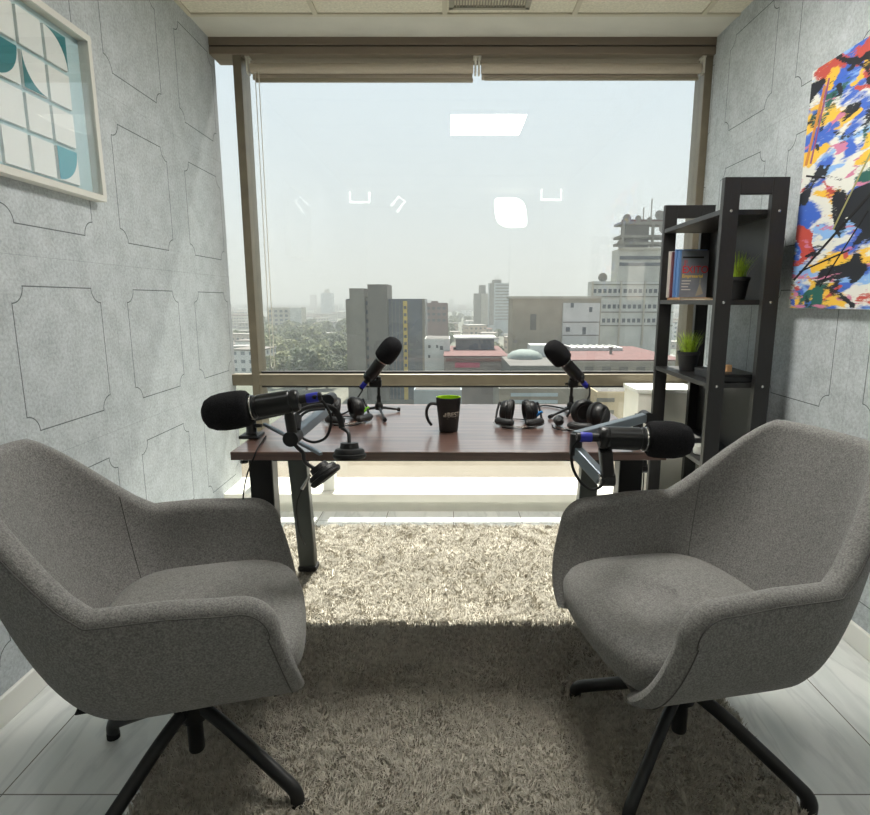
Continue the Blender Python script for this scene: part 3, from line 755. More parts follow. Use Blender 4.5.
q, Mx = mic_parts(t, bo, tip-bo)
k1 = Mx @ V((.014, 0, -.026))
MB().bar(e2+V((.012, -.005, .012)), k1, .030, .026, up=(0, 1, 0)).build('mount_clip', M['black_plastic'], t, bevel=.005)
cable(t, [q]+[L(at_y(u, v, 1.335)) for u, v in [(581, 438), (573, 447), (572, 464), (579, 480), (590, 489), (600, 487), (605, 480)]], .0034)
MB().box((-.02, -.02, -.085), (.03, .02, -.031)).build('clamp_jaw', M['black_metal'], t, bevel=.003)
J(t, (.022, -.0, -.095), .016, .025, 'X', nm='clamp_screw')
cable(t, [(.03, .02, -.03), (.035, .02, -.15), (.033, .03, -.40), (.03, .06, -.69)], .0022)

# ------------------------------------------------------------------ headphones
def headphones(label, loc, rz, tape, group='black studio headphones', sc=1.0):
    """lying on the desk: headband flat towards local -y, ear cups standing at the ends"""
    t = thing('headphones', label, 'headphones', loc, rz, group=group); t.scale = (sc, sc, sc)
    rx, ry = .082, .085; z0 = .019
    def arc(a0, a1, n, k=1.0, z=z0): return [(rx*k*cos(a), -.01-ry*k*abs(sin(a))**.8, z) for a in [a0+(a1-a0)*i/n for i in range(n+1)]]
    for a0, a1 in ((.12*pi, .42*pi), (.58*pi, .88*pi)):
        MB().tube(arc(a0, a1, 10), [.009]+[.015]*9+[.009], 12, sy=.8).build('headband_pad', M['leather'], t, smooth=True)
    MB().tube(arc(.04*pi, .96*pi, 24, 1.09, .007), .0022, 8).build('headband_wire', M['chrome'], t, smooth=True)
    for s in (-1, 1):
        Mc = Matrix.Translation((s*.040, .01, .043)) @ Matrix.Rotation(s*R(12), 4, 'Z') @ Matrix.Rotation(s*R(-6), 4, 'Y')
        cu = MB().lathe([(.0, s*.024), (.027, s*.023), (.034, s*.016), (.036, s*.006), (.036, s*.0)], 28, axis='X').build('ear_cup', M['black_plastic'], t, smooth=True, M=Mc)
        MB().lathe([(.036, s*-.001), (.042, s*-.004), (.0425, s*-.012), (.038, s*-.020), (.030, s*-.021), (.022, s*-.012), (.0, s*-.010)], 28, axis='X').build('ear_pad', M['leather'], cu, smooth=True)
        MB().tube(spline([(s*.068, .012, .070), (s*.076, -.004, .045), (s*.080, -.02, .02)], 6), .0042, 8).build('yoke', M['black_plastic'], t, smooth=True)
        MB().tube([(s*.060, .012, .066), (s*.070, .012, .070)], .006, 8).build('hinge', M['black_plastic'], t, smooth=True)
    if tape: MB().bar((.060, -.012, .030), (.082, -.002, .044), .014, .010).build('marker_tape', M[tape], t, bevel=.002)
    MB().tube(spline([(-.055, .02, .012), (-.03, .05, .004), (.03, .035, .004), (.06, -.05, .004), (.0, -.12, .004), (-.06, -.095, .004)], 8), .002, 6).build('cable', M['rubber'], t, smooth=True)
    return t
p_ = at_z(519, 424, ZD); headphones('black headphones with a blue tape mark lying just right of the mug', (p_.x, p_.y+.02, ZD), R(-4), 'blue2')
p_ = at_z(582, 427, ZD); headphones('black headphones at the right end of the desk behind the boom arm', (p_.x+.02, p_.y+.005, ZD), R(-62), None, sc=1.08)
p_ = at_z(349, 420, ZD); headphones('black headphones with a green tape mark behind the left boom arm', (p_.x-.01, p_.y, ZD), R(20), 'green_tape')

# headphones hanging on the left boom arm
pa = at_y(312, 406, 1.52)
t = thing('headphones', 'black headphones hanging from the left boom arm before the desk edge', 'headphones', pa, 0, group='black studio headphones')
L = lambda p_: V(p_)-pa
band = spline([L(at_y(292, 440, 1.46)), L(at_y(292, 424, 1.46)), L(at_y(300, 411, 1.48)), L(at_y(314, 406.5, 1.52)), L(at_y(330, 407, 1.56)), L(at_y(339, 416, 1.58)), L(at_y(342, 428, 1.58))], 8)
MB().tube(band, .0085, 12, sy=.6).build('headband', M['leather'], t, smooth=True)
def hang_cup(path, c_, ax):
    MB().tube(spline(path, 6), .0052, 8).build('yoke', M['black_plastic'], t, smooth=True)
    Mc = orient(c_, ax, up=(.3, 1, .2))
    cu = MB().lathe([(.0, -.029), (.024, -.028), (.026, -.014), (.037, -.012), (.041, -.006), (.041, .0)], 28, axis='X').build('ear_cup', M['black_plastic'], t, smooth=True, M=Mc)
    MB().lathe([(.039, .0), (.045, .002), (.0455, .009), (.041, .015), (.030, .016), (.022, .010), (.0, .009)], 28, axis='X').build('ear_pad', M['leather'], cu, smooth=True)
hang_cup([L(at_y(342, 428, 1.58)), L(at_y(347, 431, 1.57)), L(at_y(349, 436, 1.56)), L(at_y(349, 446, 1.55))], L(at_y(349.5, 453, 1.55)), (.0, -.12, -1))
hang_cup([L(at_y(292, 440, 1.46)), L(at_y(297, 447, 1.46)), L(at_y(303, 453, 1.47)), L(at_y(305, 462, 1.47)), L(at_y(317, 470, 1.47))], L(at_y(324, 474, 1.47)), (.62, -.16, -.77))
MB().tube([L(at_y(310, 475, 1.45)), L(at_y(302, 489, 1.45))], [.003, .0045], 8).build('plug', M['chrome'], t, smooth=True)
MB().tube(spline([L(at_y(302, 489, 1.45)), L(at_y(297, 505, 1.5)), L(at_y(299, 530, 1.6)), L(at_y(305, 545, 1.8))], 6), .0018, 6).build('cable', M['rubber'], t, smooth=True)

# ------------------------------------------------------------------ mug
p_ = at_z(448.5, 431, ZD)
mug = thing('mug', 'tapered black mug with a lime green inside on the desk centre', 'mug', (p_.x, p_.y, ZD))
hM, rt, rb = .116, .042, .031
MB().lathe([(rb-.003, 0), (rb, .003), (rt, hM-.002), (rt-.0012, hM)], 36, cap=False).build('body', M['mug'], mug, smooth=True)
MB().lathe([(rt-.0011, hM-.0002), (rt-.004, hM-.001), (rb-.001, .012), (0, .010)], 36, cap=False).build('inside', M['lime'], mug, smooth=True, label='lime green glazed inside')
hp = [(-rt+.006, -.004, .092), (-.058, -.006, .094), (-.070, -.008, .080), (-.073, -.008, .058), (-.066, -.008, .036), (-.056, -.008, .022)]
MB().tube(spline(hp, 6), [.0065]*31, 10, sy=.8).build('handle', M['mug'], mug, smooth=True)
# printed logo wrapped round the front of the mug
tl = atan2(rt-rb, hM)
def on_mug(o, z, a0):
    for vtx in o.data.vertices:
        xx, yy, zz = vtx.co; zc = z+yy; rr = rb+(rt-rb)*zc/hM+.0007+zz*.3
        an = -pi/2+a0+xx/rr; vtx.co = (rr*cos(an), rr*sin(an), zc)
    o.matrix_local = Matrix.Identity(4)
o = text('lettering', 'BEST', .0225, Matrix.Identity(4), M['logo'], mug, bold=.0001); on_mug(o, .054, -.12); o['label'] = 'pale printed BEST lettering'
bars = MB()
for k in range(4): bars.box((-.013+k*.0028-(k % 2)*.002, .0+.0033*k, 0), (-.0015, .0022+.0033*k, .0004))
o = bars.build('logo_mark', M['logo'], mug); on_mug(o, .0545, -.14)
o = MB().box((0, 0, 0), (.030, .0009, .0003)).build('lettering_line', M['logo'], mug); on_mug(o, .048, -.1)

# ------------------------------------------------------------------ bookshelf
sh = thing('bookshelf', 'black open bookshelf with side frames against the right felt wall', 'bookshelf', (1.058, 2.36, 0), R(-1.3))
DW, DL, ZT = .247, .70, 1.645
def frame(y0, y1):
    for x_ in (0, DW-.062):
        lg = MB().box((x_, y0, 0), (x_+.062, y1, ZT)).build('post', M['shelf'], sh, bevel=.002)
        for z in (1.52, 1.172, .835, .50):
            MB().lathe([(.0055, 0), (.0055, .002), (.003, .0035), (0, .0035)], 12, Matrix.Translation((x_+.031, y0, z)) @ Matrix.Rotation(R(90), 4, 'X')).build('bolt', M['chrome'], lg, smooth=True)
    MB().box((.062, y0+.001, ZT-.062), (DW-.062, y1-.001, ZT)).build('top_rail', M['shelf'], sh, bevel=.002)
frame(0, .030); frame(DL-.030, DL)
for z in (1.52, 1.172, .835, .50, .12):
    MB().box((.002, .030, z-.010), (DW-.004, DL-.030, z+.010)).build('shelf_board', M['shelf'], sh, bevel=.0015)
for z0, z1 in ((1.182, 1.51), (.51, .825)):
    MB().box((DW-.016, .03, z0), (DW-.006, DL-.03, z1)).build('back_panel', M['shelf'], sh)
Ms = Matrix.Translation((1.058, 2.36, 0)) @ Matrix.Rotation(R(-1.3), 4, 'Z')
def on_shelf(x_, y_, z): return Ms @ V((x_, y_, z))

def book(label, lo, size, cov, rz=0, group='books standing on the shelf', lay=False):
    """cover facing the camera (-y); spine on the left (-x)"""
    t = thing('book', label, 'book', lo, rz, group=group); wx, wy, wz = size
    if lay:
        MB().box((0, 0, 0), (wx, wy, .0015)).box((0, 0, wz-.0015), (wx, wy, wz)).box((0, 0, 0), (.002, wy, wz)).build('cover', M[cov], t)
        MB().box((.002, .003, .0016), (wx-.003, wy-.003, wz-.0016)).build('pages', M['paper'], t)
    else:
        MB().box((0, 0, 0), (wx, .0018, wz)).box((0, wy-.0018, 0), (wx, wy, wz)).box((0, 0, 0), (.002, wy, wz)).build('cover', M[cov], t)
        MB().box((.002, .0019, .003), (wx-.003, wy-.0019, wz-.003)).build('pages', M['paper'], t)
    return t
ys = .575; zsh = 1.1822
b1 = on_shelf(.055, ys-.05, zsh)
bt = book('thin tan book lying flat under the upright books', on_shelf(.035, ys-.085, zsh), (.17, .20, .012), 'tan', R(-2), lay=True)
zb2 = zsh+.0122
bk = book('grey book with red and yellow title facing out on the bookshelf', on_shelf(.052, ys, zb2), (.142, .024, .225), 'cover_grey', R(-1))
MB().box((-.0006, .0, 0), (.0, .024, .225)).box((-.0006, -.0006, 0), (.010, 0, .225)).build('spine_strip', M['cover_blue'], bk)
Tm = lambda x_, z: Matrix.Translation((x_, -.0008, z)) @ Matrix.Rotation(R(90), 4, 'X')
text('title_lettering', 'ÉXITO', .048, Tm(.016, .118), M['red'], bk, sx=.92, bold=.0003)
text('title_lettering', 'El', .022, Tm(.024, .164), M['red'], bk)
text('title_lettering', 'Empresarial', .0215, Tm(.018, .096), M['yellow'], bk, sx=1.0, bold=.0002)
MB().box((.016, -.0008, .188), (.118, -.0002, .196)).build('author_line', M['gasket'], bk)
for k in range(4): MB().box((.018, -.0008, .078-.014*k), (.018+.045-.006*(k % 3), -.0002, .082-.014*k)).build('text_line', M['cover_white'], bk)
MB().prism([(.088, .006), (.126, .018), (.107, .070)], -.0012, -.0004).prism([(.104, .07), (.110, .07), (.107, .10)], -.0012, -.0004).build('cover_drawing', M['vent'], bk)
book('blue book standing right behind the grey titled book', on_shelf(.044, ys+.0255, zb2), (.150, .022, .232), 'cover_blue', R(-1))
book('maroon book standing behind the blue book on the shelf', on_shelf(.036, ys+.0485, zb2), (.148, .02, .222), 'cover_maroon', R(-1))
book('white book standing last behind the maroon book', on_shelf(.028, ys+.0698, zb2), (.150, .018, .226), 'cover_white', R(-1))

def plant(label, loc, seed, hgt=.115, pr=.05):
    t = thing('potted_grass', label, 'plant', loc, group='potted grasses on the bookshelf')
    MB().lathe([(pr*.70, 0), (pr*.74, .002), (pr*.98, .078), (pr*1.06, .079), (pr*1.06, .094), (pr*.96, .094), (pr*.93, .08)], 28).build('pot', M['pot'], t, smooth=True)
    MB().lathe([(pr*.94, .0805), (0, .083)], 24).build('soil', M['soil'], t)
    rn = random.Random(seed); mb = MB()
    for k in range(150):
        a = rn.uniform(0, 2*pi); r0 = pr*.75*sqrt(rn.random()); ln = hgt*rn.uniform(.6, 1.1); sp_ = rn.uniform(.1, .62)*(r0/pr+.35); wd = rn.uniform(.0011, .0020)
        b = V((r0*cos(a), r0*sin(a), .081)); d = V((cos(a), sin(a), 0)); sd_ = V((-sin(a), cos(a), 0)); vs = []
        for i in range(6):
            q = i/5; c_ = b+d*(sp_*ln*q**1.7)+V((0, 0, ln*(q-.22*sp_*q*q))); ww = wd*(1-q**2*.9)
            vs += [c_-sd_*ww, c_+sd_*ww]
        mb.add(vs, [(2*i, 2*i+1, 2*i+3, 2*i+2) for i in range(5)])
    mb.build('grass', M['grass'], t, fix=False)
    return t
plant('potted grass in a black pot on the shelf beside the books', on_shelf(.150, .165, 1.1822), 1)
plant('potted grass in a black pot alone on the lower shelf', on_shelf(.085, .46, .8452), 2)
bx = thing('flat_box', 'flat black box lying on the lower shelf beside the potted grass', 'box', on_shelf(.06, .05, .8452), R(-2.3))
MB().box((0, 0, 0), (.165, .27, .024)).build('base', M['black_plastic'], bx, bevel=.003)
MB().box((-.002, -.002, .0245), (.167, .272, .034)).build('lid', M['shelf'], bx, bevel=.003)
tag(MB().box((-.012, -.012, 0), (.012, .012, .030)).build('wood_block', M['tan'], bevel=.002, M=Matrix.Translation(on_shelf(.135, .14, .8795))), 'small tan wooden block standing on the flat black box', 'block')
cp = thing('small_cup', 'small white cup on the lowest visible shelf behind the armchair', 'cup', on_shelf(.05, .16, .5102))
MB().lathe([(.020, 0), (.026, .004), (.031, .04), (.0295, .041), (.025, .008), (0, .007)], 24).build('cup', M['white'], cp, smooth=True)

# ------------------------------------------------------------------ wall art
pt = thing('canvas_painting', 'bright abstract canvas painting on the right felt wall', 'painting', (XR, 1.95, 1.59))
MB().box((-.032, -.45, -.44), (-.001, .45, .44)).build('canvas', M['canvas'], pt, bevel=.003)
MB().box((-.0335, -.449, -.439), (-.0325, .449, .439)).build('painted_face', M['paint'], pt)
for k, (ya, za, yc, zc_, wd, m_) in enumerate([(.43, -.33, .02, -.05, .010, 'gasket'), (.22, -.16, -.02, .20, .008, 'olive'), (.40, -.30, .12, -.24, .006, 'gasket'), (.42, .06, .30, .03, .007, 'gasket'), (.26, -.36, .05, -.12, .006, 'gasket'), (.36, .36, .43, .10, .016, 'ochre'), (.34, .38, .40, .10, .010, 'plum')]):
    MB().bar((-.034, ya, za), (-.034, yc, zc_), wd, .0012, up=(1, 0, 0)).build('brush_stroke', M[m_], pt)

fx, fy1, fz0, fz1 = XL, 2.19, 1.525, 2.065; fw = .74
ar = thing('framed_artwork', 'framed teal and white geometric relief on the left felt wall', 'picture', (XL, fy1-fw/2, (fz0+fz1)/2))
hw, hh = fw/2, (fz1-fz0)/2
fm = MB(); d0, d1, b_ = .001, .042, .020
fm.box((d0, -hw, -hh), (d1, hw, -hh+b_)).box((d0, -hw, hh-b_), (d1, hw, hh)).box((d0, -hw, -hh+b_), (d1, -hw+b_, hh-b_)).box((d0, hw-b_, -hh+b_), (d1, hw, hh-b_))
fm.build('frame', M['pframe'], ar, bevel=.002)
MB().box((.001, -hw+b_, -hh+b_), (.006, hw-b_, hh-b_)).build('mount_board', M['art_bg'], ar)
MB().box((.032, -hw+b_, -hh+b_), (.034, hw-b_, hh-b_)).build('glass', M['frame_glass'], ar)
ts, gp = .104, .014; ox, oz = hw-.105, hh-.045
def yz_prism(mb, out, x0, x1):
    n = len(out); mb.add([(x0, a, b) for a, b in out]+[(x1, a, b) for a, b in out], [tuple(range(n)), tuple(reversed(range(n, 2*n)))]+[(i, i+n, (i+1) % n+n, (i+1) % n) for i in range(n)]); return mb
for i in range(5):
    for j in range(4):
        y1 = ox-i*(ts+gp); z1 = oz-j*(ts+gp); y0 = y1-ts; z0 = z1-ts
        tl = MB().box((.0062, y0, z0), (.016, y1, z1)).build('relief_tile', M['art_white'], ar, bevel=.001)
        def quarter(cy_, cz_, sy_, sz_, m): 
            a_ = [(cy_, cz_)]+[(cy_+sy_*ts*.97*cos(q*pi/24), cz_+sz_*ts*.97*sin(q*pi/24)) for q in range(13)]
            yz_prism(MB(), a_, .0162, .0172).build('painted_quarter', M[m], tl)
        def corner(cy_, cz_, sy_, sz_, m):
            a_ = [(cy_+sy_*ts, cz_+sz_*ts)]+[(cy_+sy_*ts*.98*cos(q*pi/24), cz_+sz_*ts*.98*sin(q*pi/24)) for q in range(13)]
            yz_prism(MB(), a_, .0162, .0172).build('painted_corner', M[m], tl)
        if (i, j) == (0, 0): corner(y0, z0, 1, 1, 'art_teal')
        elif (i, j) in ((1, 1), (3, 2)): corner(y1, z1, -1, -1, 'art_teal')
        elif (i, j) in ((2, 1), (3, 0)): quarter(y0, z1, 1, -1, 'art_teal')
        elif (i, j) in ((0, 3), (4, 3)): quarter(y0, z1, 1, -1, 'art_teal2')
        elif (i, j) in ((2, 0), (4, 1)): corner(y1, z0, -1, 1, 'art_teal2')

# ------------------------------------------------------------------ the city outside
ZG = -30.0
M['ground'] = mat('city ground', (98, 97, 86), .95, var=.22, scale=.02, c2=(72, 78, 62))
struct('ground', MB().box((-6000, 20, ZG-1), (6000, 14000, ZG)), M['ground'])
def zt_(v, D): d = ray(449, v); return H+D*d.z/d.y
def xt_(u, D, v=330): d = ray(u, v); return D*d.x/d.y
FOOT = []
def block(name, label, u0, u1, vt, D, dep, m, group=None):
    x0, x1 = xt_(u0, D), xt_(u1, D); z = zt_(vt, D)
    t = thing(name, label, 'building', ((x0+x1)/2, D+dep/2, ZG), group=group)
    FOOT.append((x0-4, x1+4, D-6, D+dep+6))
    hx = (x1-x0)/2
    MB().box((-hx, -dep/2, 0), (hx, dep/2, z-ZG)).build('walls', m, t)
    MB().box((-hx+.2, -dep/2+.2, z-ZG), (hx-.2, dep/2-.2, z-ZG+.06)).build('roof_deck', bpy.data.materials.get('roof felt') or C('roof felt', (74, 72, 68)), t)
    return t, hx, z-ZG
def pbox(t, D, dep, u0, u1, v0, v1, off, thick, nm, m):
    """piece of a facade: pixels on the front plane of the block"""
    x0, x1 = xt_(u0, D)-t.location.x, xt_(u1, D)-t.location.x; z0, z1 = zt_(v1, D)-ZG, zt_(v0, D)-ZG
    return MB().box((x0, -dep/2-off, z0), (x1, -dep/2-off+thick, z1)).build(nm, m, t)
C = lambda n, c, **k: mat(n, c, .85, var=.06, scale=.25, **k)
conc, conc_d, conc_l = C('grey concrete', (116, 112, 102)), C('dark concrete', (98, 94, 87)), C('pale concrete', (172, 166, 152))
glass_d = mat('dark curtain wall', (66, 76, 86), .2, var=.12, scale=.2, spec=.6)
win_d = mat('dark window glass', (54, 62, 70), .2)
redroof, white_w = C('red roof', (84, 45, 42)), C('white wall', (190, 190, 186))
yel = C('yellow panels', (188, 164, 84)); beige = C('beige wall', (196, 178, 146)); brick = C('brown brick', (104, 82, 78))
D1 = 185.0
t, hx, hz = block('office_block', 'grey concrete office block with dark glass wing and yellow stripe', 347, 425, 299, D1, 22, glass_d)
for a in ((347, 352, 300, 420, 1.0, 8, 'corner_pier', conc), (352, 366.5, 288.5, 420, 3, 14, 'stair_tower', conc), (369.5, 388.5, 284.5, 420, 2.4, 16, 'lift_tower', conc_d),
          (366.5, 369.5, 297, 420, 1, 8, 'recess_wall', conc_d), (403.5, 407.5, 301, 420, .5, 1, 'yellow_stripe', yel), (422.5, 425, 299, 420, .6, 3, 'corner_pier', conc)):
    pbox(t, D1, 22, *a[:4], a[4], a[5], a[6], a[7])
for k in range(9): pbox(t, D1, 22, 404.2, 406.8, 306+k*7.2, 309+k*7.2, .55, .1, 'window', win_d)
for k in range(8): pbox(t, D1, 22, 366.8, 369.3, 301+k*9, 305+k*9, 1.05, .1, 'window', win_d)
for k in range(5): pbox(t, D1, 22, 388.6+k*3.6, 389.1+k*3.6, 300, 420, .1, .2, 'fin', conc_d)
D2 = 1250
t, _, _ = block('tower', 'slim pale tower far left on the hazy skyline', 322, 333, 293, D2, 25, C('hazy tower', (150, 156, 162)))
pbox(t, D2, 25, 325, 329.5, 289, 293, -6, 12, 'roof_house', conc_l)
D3 = 520
t, _, _ = block('apartment_block', 'cream low apartment block left of the grey office block', 268, 302, 307.5, D3, 18, conc_l)
for k in range(4):
    for q in range(6): pbox(t, D3, 18, 270+q*5.2, 273+q*5.2, 310+k*4.4, 312.4+k*4.4, .2, .3, 'window', win_d)
pbox(t, D3, 18, 291, 302, 307.5, 326, .5, .4, 'white_end_wall', white_w)
D4 = 330
t, _, _ = block('brick_building', 'brown brick building right of the grey office block', 424, 448, 303, D4, 20, brick)
pbox(t, D4, 20, 431, 438, 301, 306, -4, 8, 'roof_house', brick)
for k in range(3): 
    for q in range(4): pbox(t, D4, 20, 427+q*5.2, 430+q*5.2, 307+k*6, 309.5+k*6, .2, .3, 'window', win_d)
D5 = 560
t, _, _ = block('tower', 'left half of the twin grey towers near the middle of the skyline', 474, 487.5, 293.5, D5, 16, conc)
pbox(t, D5, 16, 479, 485.5, 285, 294, -3, 8, 'roof_house', conc)
pbox(t, D5, 16, 481, 487.5, 293.5, 325, .3, .4, 'pale_face', conc_l)
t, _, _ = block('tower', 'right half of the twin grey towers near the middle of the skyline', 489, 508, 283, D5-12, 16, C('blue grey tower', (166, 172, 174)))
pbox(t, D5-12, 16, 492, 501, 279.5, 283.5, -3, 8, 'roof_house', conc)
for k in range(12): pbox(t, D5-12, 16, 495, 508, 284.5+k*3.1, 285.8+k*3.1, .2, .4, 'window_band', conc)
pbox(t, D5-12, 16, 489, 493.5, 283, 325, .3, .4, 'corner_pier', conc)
for u, v in ((495, 276), (497.5, 274)): pbox(t, D5-12, 16, u, u+.35, v, 280, -5, .2, 'antenna', conc_d)
D6 = 186
t, _, _ = block('concrete_hall', 'wide blank beige concrete block right of the mug', 512.5, 600, 297.5, D6, 14, C('warm concrete', (150, 140, 122)))
pbox(t, D6, 14, 510.5, 600, 296.2, 298.6, .4, 14.4, 'parapet', conc_l)
pbox(t, D6, 14, 562, 598, 303, 345, 1.2, 1.5, 'white_annex', white_w)
for a in ((569, 572, 303, 307.5), (587.5, 590.5, 307, 312), (565, 569, 327, 331.5), (581.5, 585, 327, 334)): pbox(t, D6, 14, *a, 1.3, .3, 'window', win_d)
for v in (321.5, 334.5): pbox(t, D6, 14, 562, 598, v, v+1.0, 1.35, .3, 'ledge', conc_d)
pbox(t, D6, 14, 530, 536, 314, 330, .15, .2, 'stain_panel', conc_d)
D7 = 215
t, _, _ = block('telecom_tower', 'tall pale telecom tower with dishes on top behind the bookshelf', 615, 668, 249, D7, 9, C('pale tower wall', (178, 176, 166)))
for v0, v1 in ((256, 259.5), (262.5, 266)): pbox(t, D7, 9, 616, 668, v0, v1, .2, .3, 'window_band', win_d)
pbox(t, D7, 9, 615, 668, 247.5, 250, .8, 2, 'cornice', conc_l)
for u in (617, 646, 659): pbox(t, D7, 9, u, u+2.2, 222, 250, .2, 1, 'column', conc)
for v in (221.5, 235, 242): pbox(t, D7, 9, 615.5, 668, v, v+2.6, .4, 9.4, 'open_deck', conc)
pbox(t, D7, 9, 622, 645, 224, 248, -2, 6, 'core', conc_d)
pbox(t, D7, 9, 616, 668, 219.5, 221.5, .3, .4, 'red_rail', redroof)
for u, v, r in ((620, 219, 1.5), (631, 219, 1.1), (651, 215.5, 1.6), (656, 216, 1.7), (615.5, 244.5, 1.5), (642, 220, .9), (656, 229, 1.8)):
    x_ = xt_(u, D7)-t.location.x; z_ = zt_(v, D7)-ZG
    MB().lathe([(0, 0), (r*.6, -.15*r), (r, -.5*r), (r*.96, -.5*r), (r*.55, -.08), (0, .12)], 18, Matrix.Translation((x_, -5.2, z_)), axis='Y').build('dish', conc, t, smooth=True)
for u, v in ((647.5, 197), (640, 206), (660, 204)):
    x_ = xt_(u, D7)-t.location.x; MB().tube([(x_, -1, zt_(222, D7)-ZG), (x_, -1, zt_(v, D7)-ZG)], .22, 6).build('mast', conc, t)
D8 = 205
t, _, _ = block('office_wing', 'pale gridded office wing below the telecom tower', 590, 672, 281.5, D8, 6, C('office panels', (186, 186, 180)))
for v in (289, 304.5, 318.5):
    for k in range(16): pbox(t, D8, 6, 591.5+k*5, 594.6+k*5, v, v+4, .12, .3, 'window', win_d)
for u in (590, 618, 641.5, 664): pbox(t, D8, 6, u, u+1.6, 281.5, 345, .5, .8, 'pilaster', conc_l)
for v in (284, 296, 311.5, 325): pbox(t, D8, 6, 590, 672, v, v+1.2, .3, .5, 'sill_band', conc)
x_ = xt_(600.5, D8)-t.location.x
MB().lathe([(0, 0), (1.1, -.25), (1.6, -.8), (1.5, -.8), (.9, -.15), (0, .1)], 18, Matrix.Translation((x_, -2, zt_(277.5, D8)-ZG)), axis='Y').build('dish', conc, t, smooth=True)
D9 = 135
t, _, hz = block('red_roof_hall', 'low grey hall with a broad red roof in front of the office wing', 570, 690, 361.5, D9, 42, C('hall wall', (134, 128, 116)))
hx9 = (xt_(690, D9)-xt_(570, D9))/2
MB().box((-hx9, -20.5, hz), (hx9, 20.5, hz+.35)).build('roof', redroof, t)
MB().box((-8.5, 4, hz+.4), (6, 12, hz+1.2)).build('skylight', white_w, t)
for k in range(8): MB().box((-8.5+k*1.8, 3.6, hz+.4), (-8.2+k*1.8, 12.2, hz+1.5)).build('skylight_rib', white_w, t)
for k in range(6): MB().box((-10+k*4, -21.15, 2), (-8+k*4, -21.02, hz-1.2)).build('wall_panel', conc_d, t)
MB().lathe([(.35, 0), (.35, 1.4), (.6, 1.5), (.6, 1.8)], 12, Matrix.Translation((0, -6, hz+.4))).build('roof_vent', conc_d, t)
D10 = 150
t, _, hz = block('shop_building', 'low shop building with red roof and red sign behind the mug', 444, 509, 357, D10, 34, C('shop wall', (120, 110, 104)))
MB().box((-8.4, -16.9, hz), (8.4, 16.9, hz+.3)).build('roof', redroof, t)
pbox(t, D10, 34, 446, 509, 358, 361.5, .3, .4, 'red_fascia', redroof)
pbox(t, D10, 34, 455, 480, 362.5, 367.5, .25, .3, 'sign_board', C('shop sign', (160, 62, 84)))
MB().box((-5, 2, hz+.3), (6, 13, hz+3.4)).build('roof_pavilion', glass_d, t)
MB().box((-5.6, 1.4, hz+3.4), (6.6, 13.6, hz+3.9)).build('pavilion_roof', white_w, t)
D11 = 165
t, _, _ = block('white_house', 'small white house between the office block and the mug', 424.5, 450, 339, D11, 14, white_w)
for a in ((428, 430.5, 345, 348), (436, 438, 345, 348), (428, 430, 355, 358), (440, 443, 346, 350)): pbox(t, D11, 14, *a, .12, .3, 'window', win_d)
D12 = 128
t, _, hz = block('low_building', 'low grey building left of the red roofed hall', 511, 569, 366, D12, 30, C('grey annex', (92, 92, 88)))
MB().lathe([(4.5, 0), (4.2, .9), (3.2, 1.7), (1.6, 2.2), (0, 2.3)], 20, Matrix.Translation((-1, 2, hz))).build('roof_dome', C('dome sheet', (112, 122, 118)), t, smooth=True)
MB().box((1, 6, hz), (6, 12, hz+3)).build('roof_house', white_w, t)
# facades that show through the lower panes
D13 = 92
t, _, hz = block('parking_building', 'grey concrete building with pale ribbon windows below the window rail', 500, 598, 388.5, D13, 12, C('grey slab', (122, 120, 112)))
for v in (393, 400): pbox(t, D13, 12, 512, 560, v, v+3.4, .1, .3, 'window_band', C('pale ribbon', (150, 166, 176)) if v == 393 else bpy.data.materials['pale ribbon'])
t, _, hz = block('beige_building', 'sandy beige building low behind the right end of the desk', 600, 660, 392, 88, 12, beige)
for v in (398, 410): pbox(t, 88, 12, 600, 618, v, v+4, .1, .3, 'window_band', conc)
t, _, _ = block('pale_building', 'pale blue grey flat building right below the mug', 413, 462, 390, 100, 12, C('pale blue wall', (140, 150, 156)))
# sandy roof seen steeply under the desk
t, _, hz = block('flat_roof_building', 'broad flat sandy roof close below the window seen under the desk', 180, 690, 492, 48, 19, C('sandy wall', (188, 162, 118)))
sx = (xt_(690, 48)-xt_(180, 48))/2
MB().box((-sx, -9.5, hz), (sx, 9.5, hz+.15)).build('roof_sheet', mat('sandy roof', (96, 87, 72), .9, var=.08, scale=.12), t)

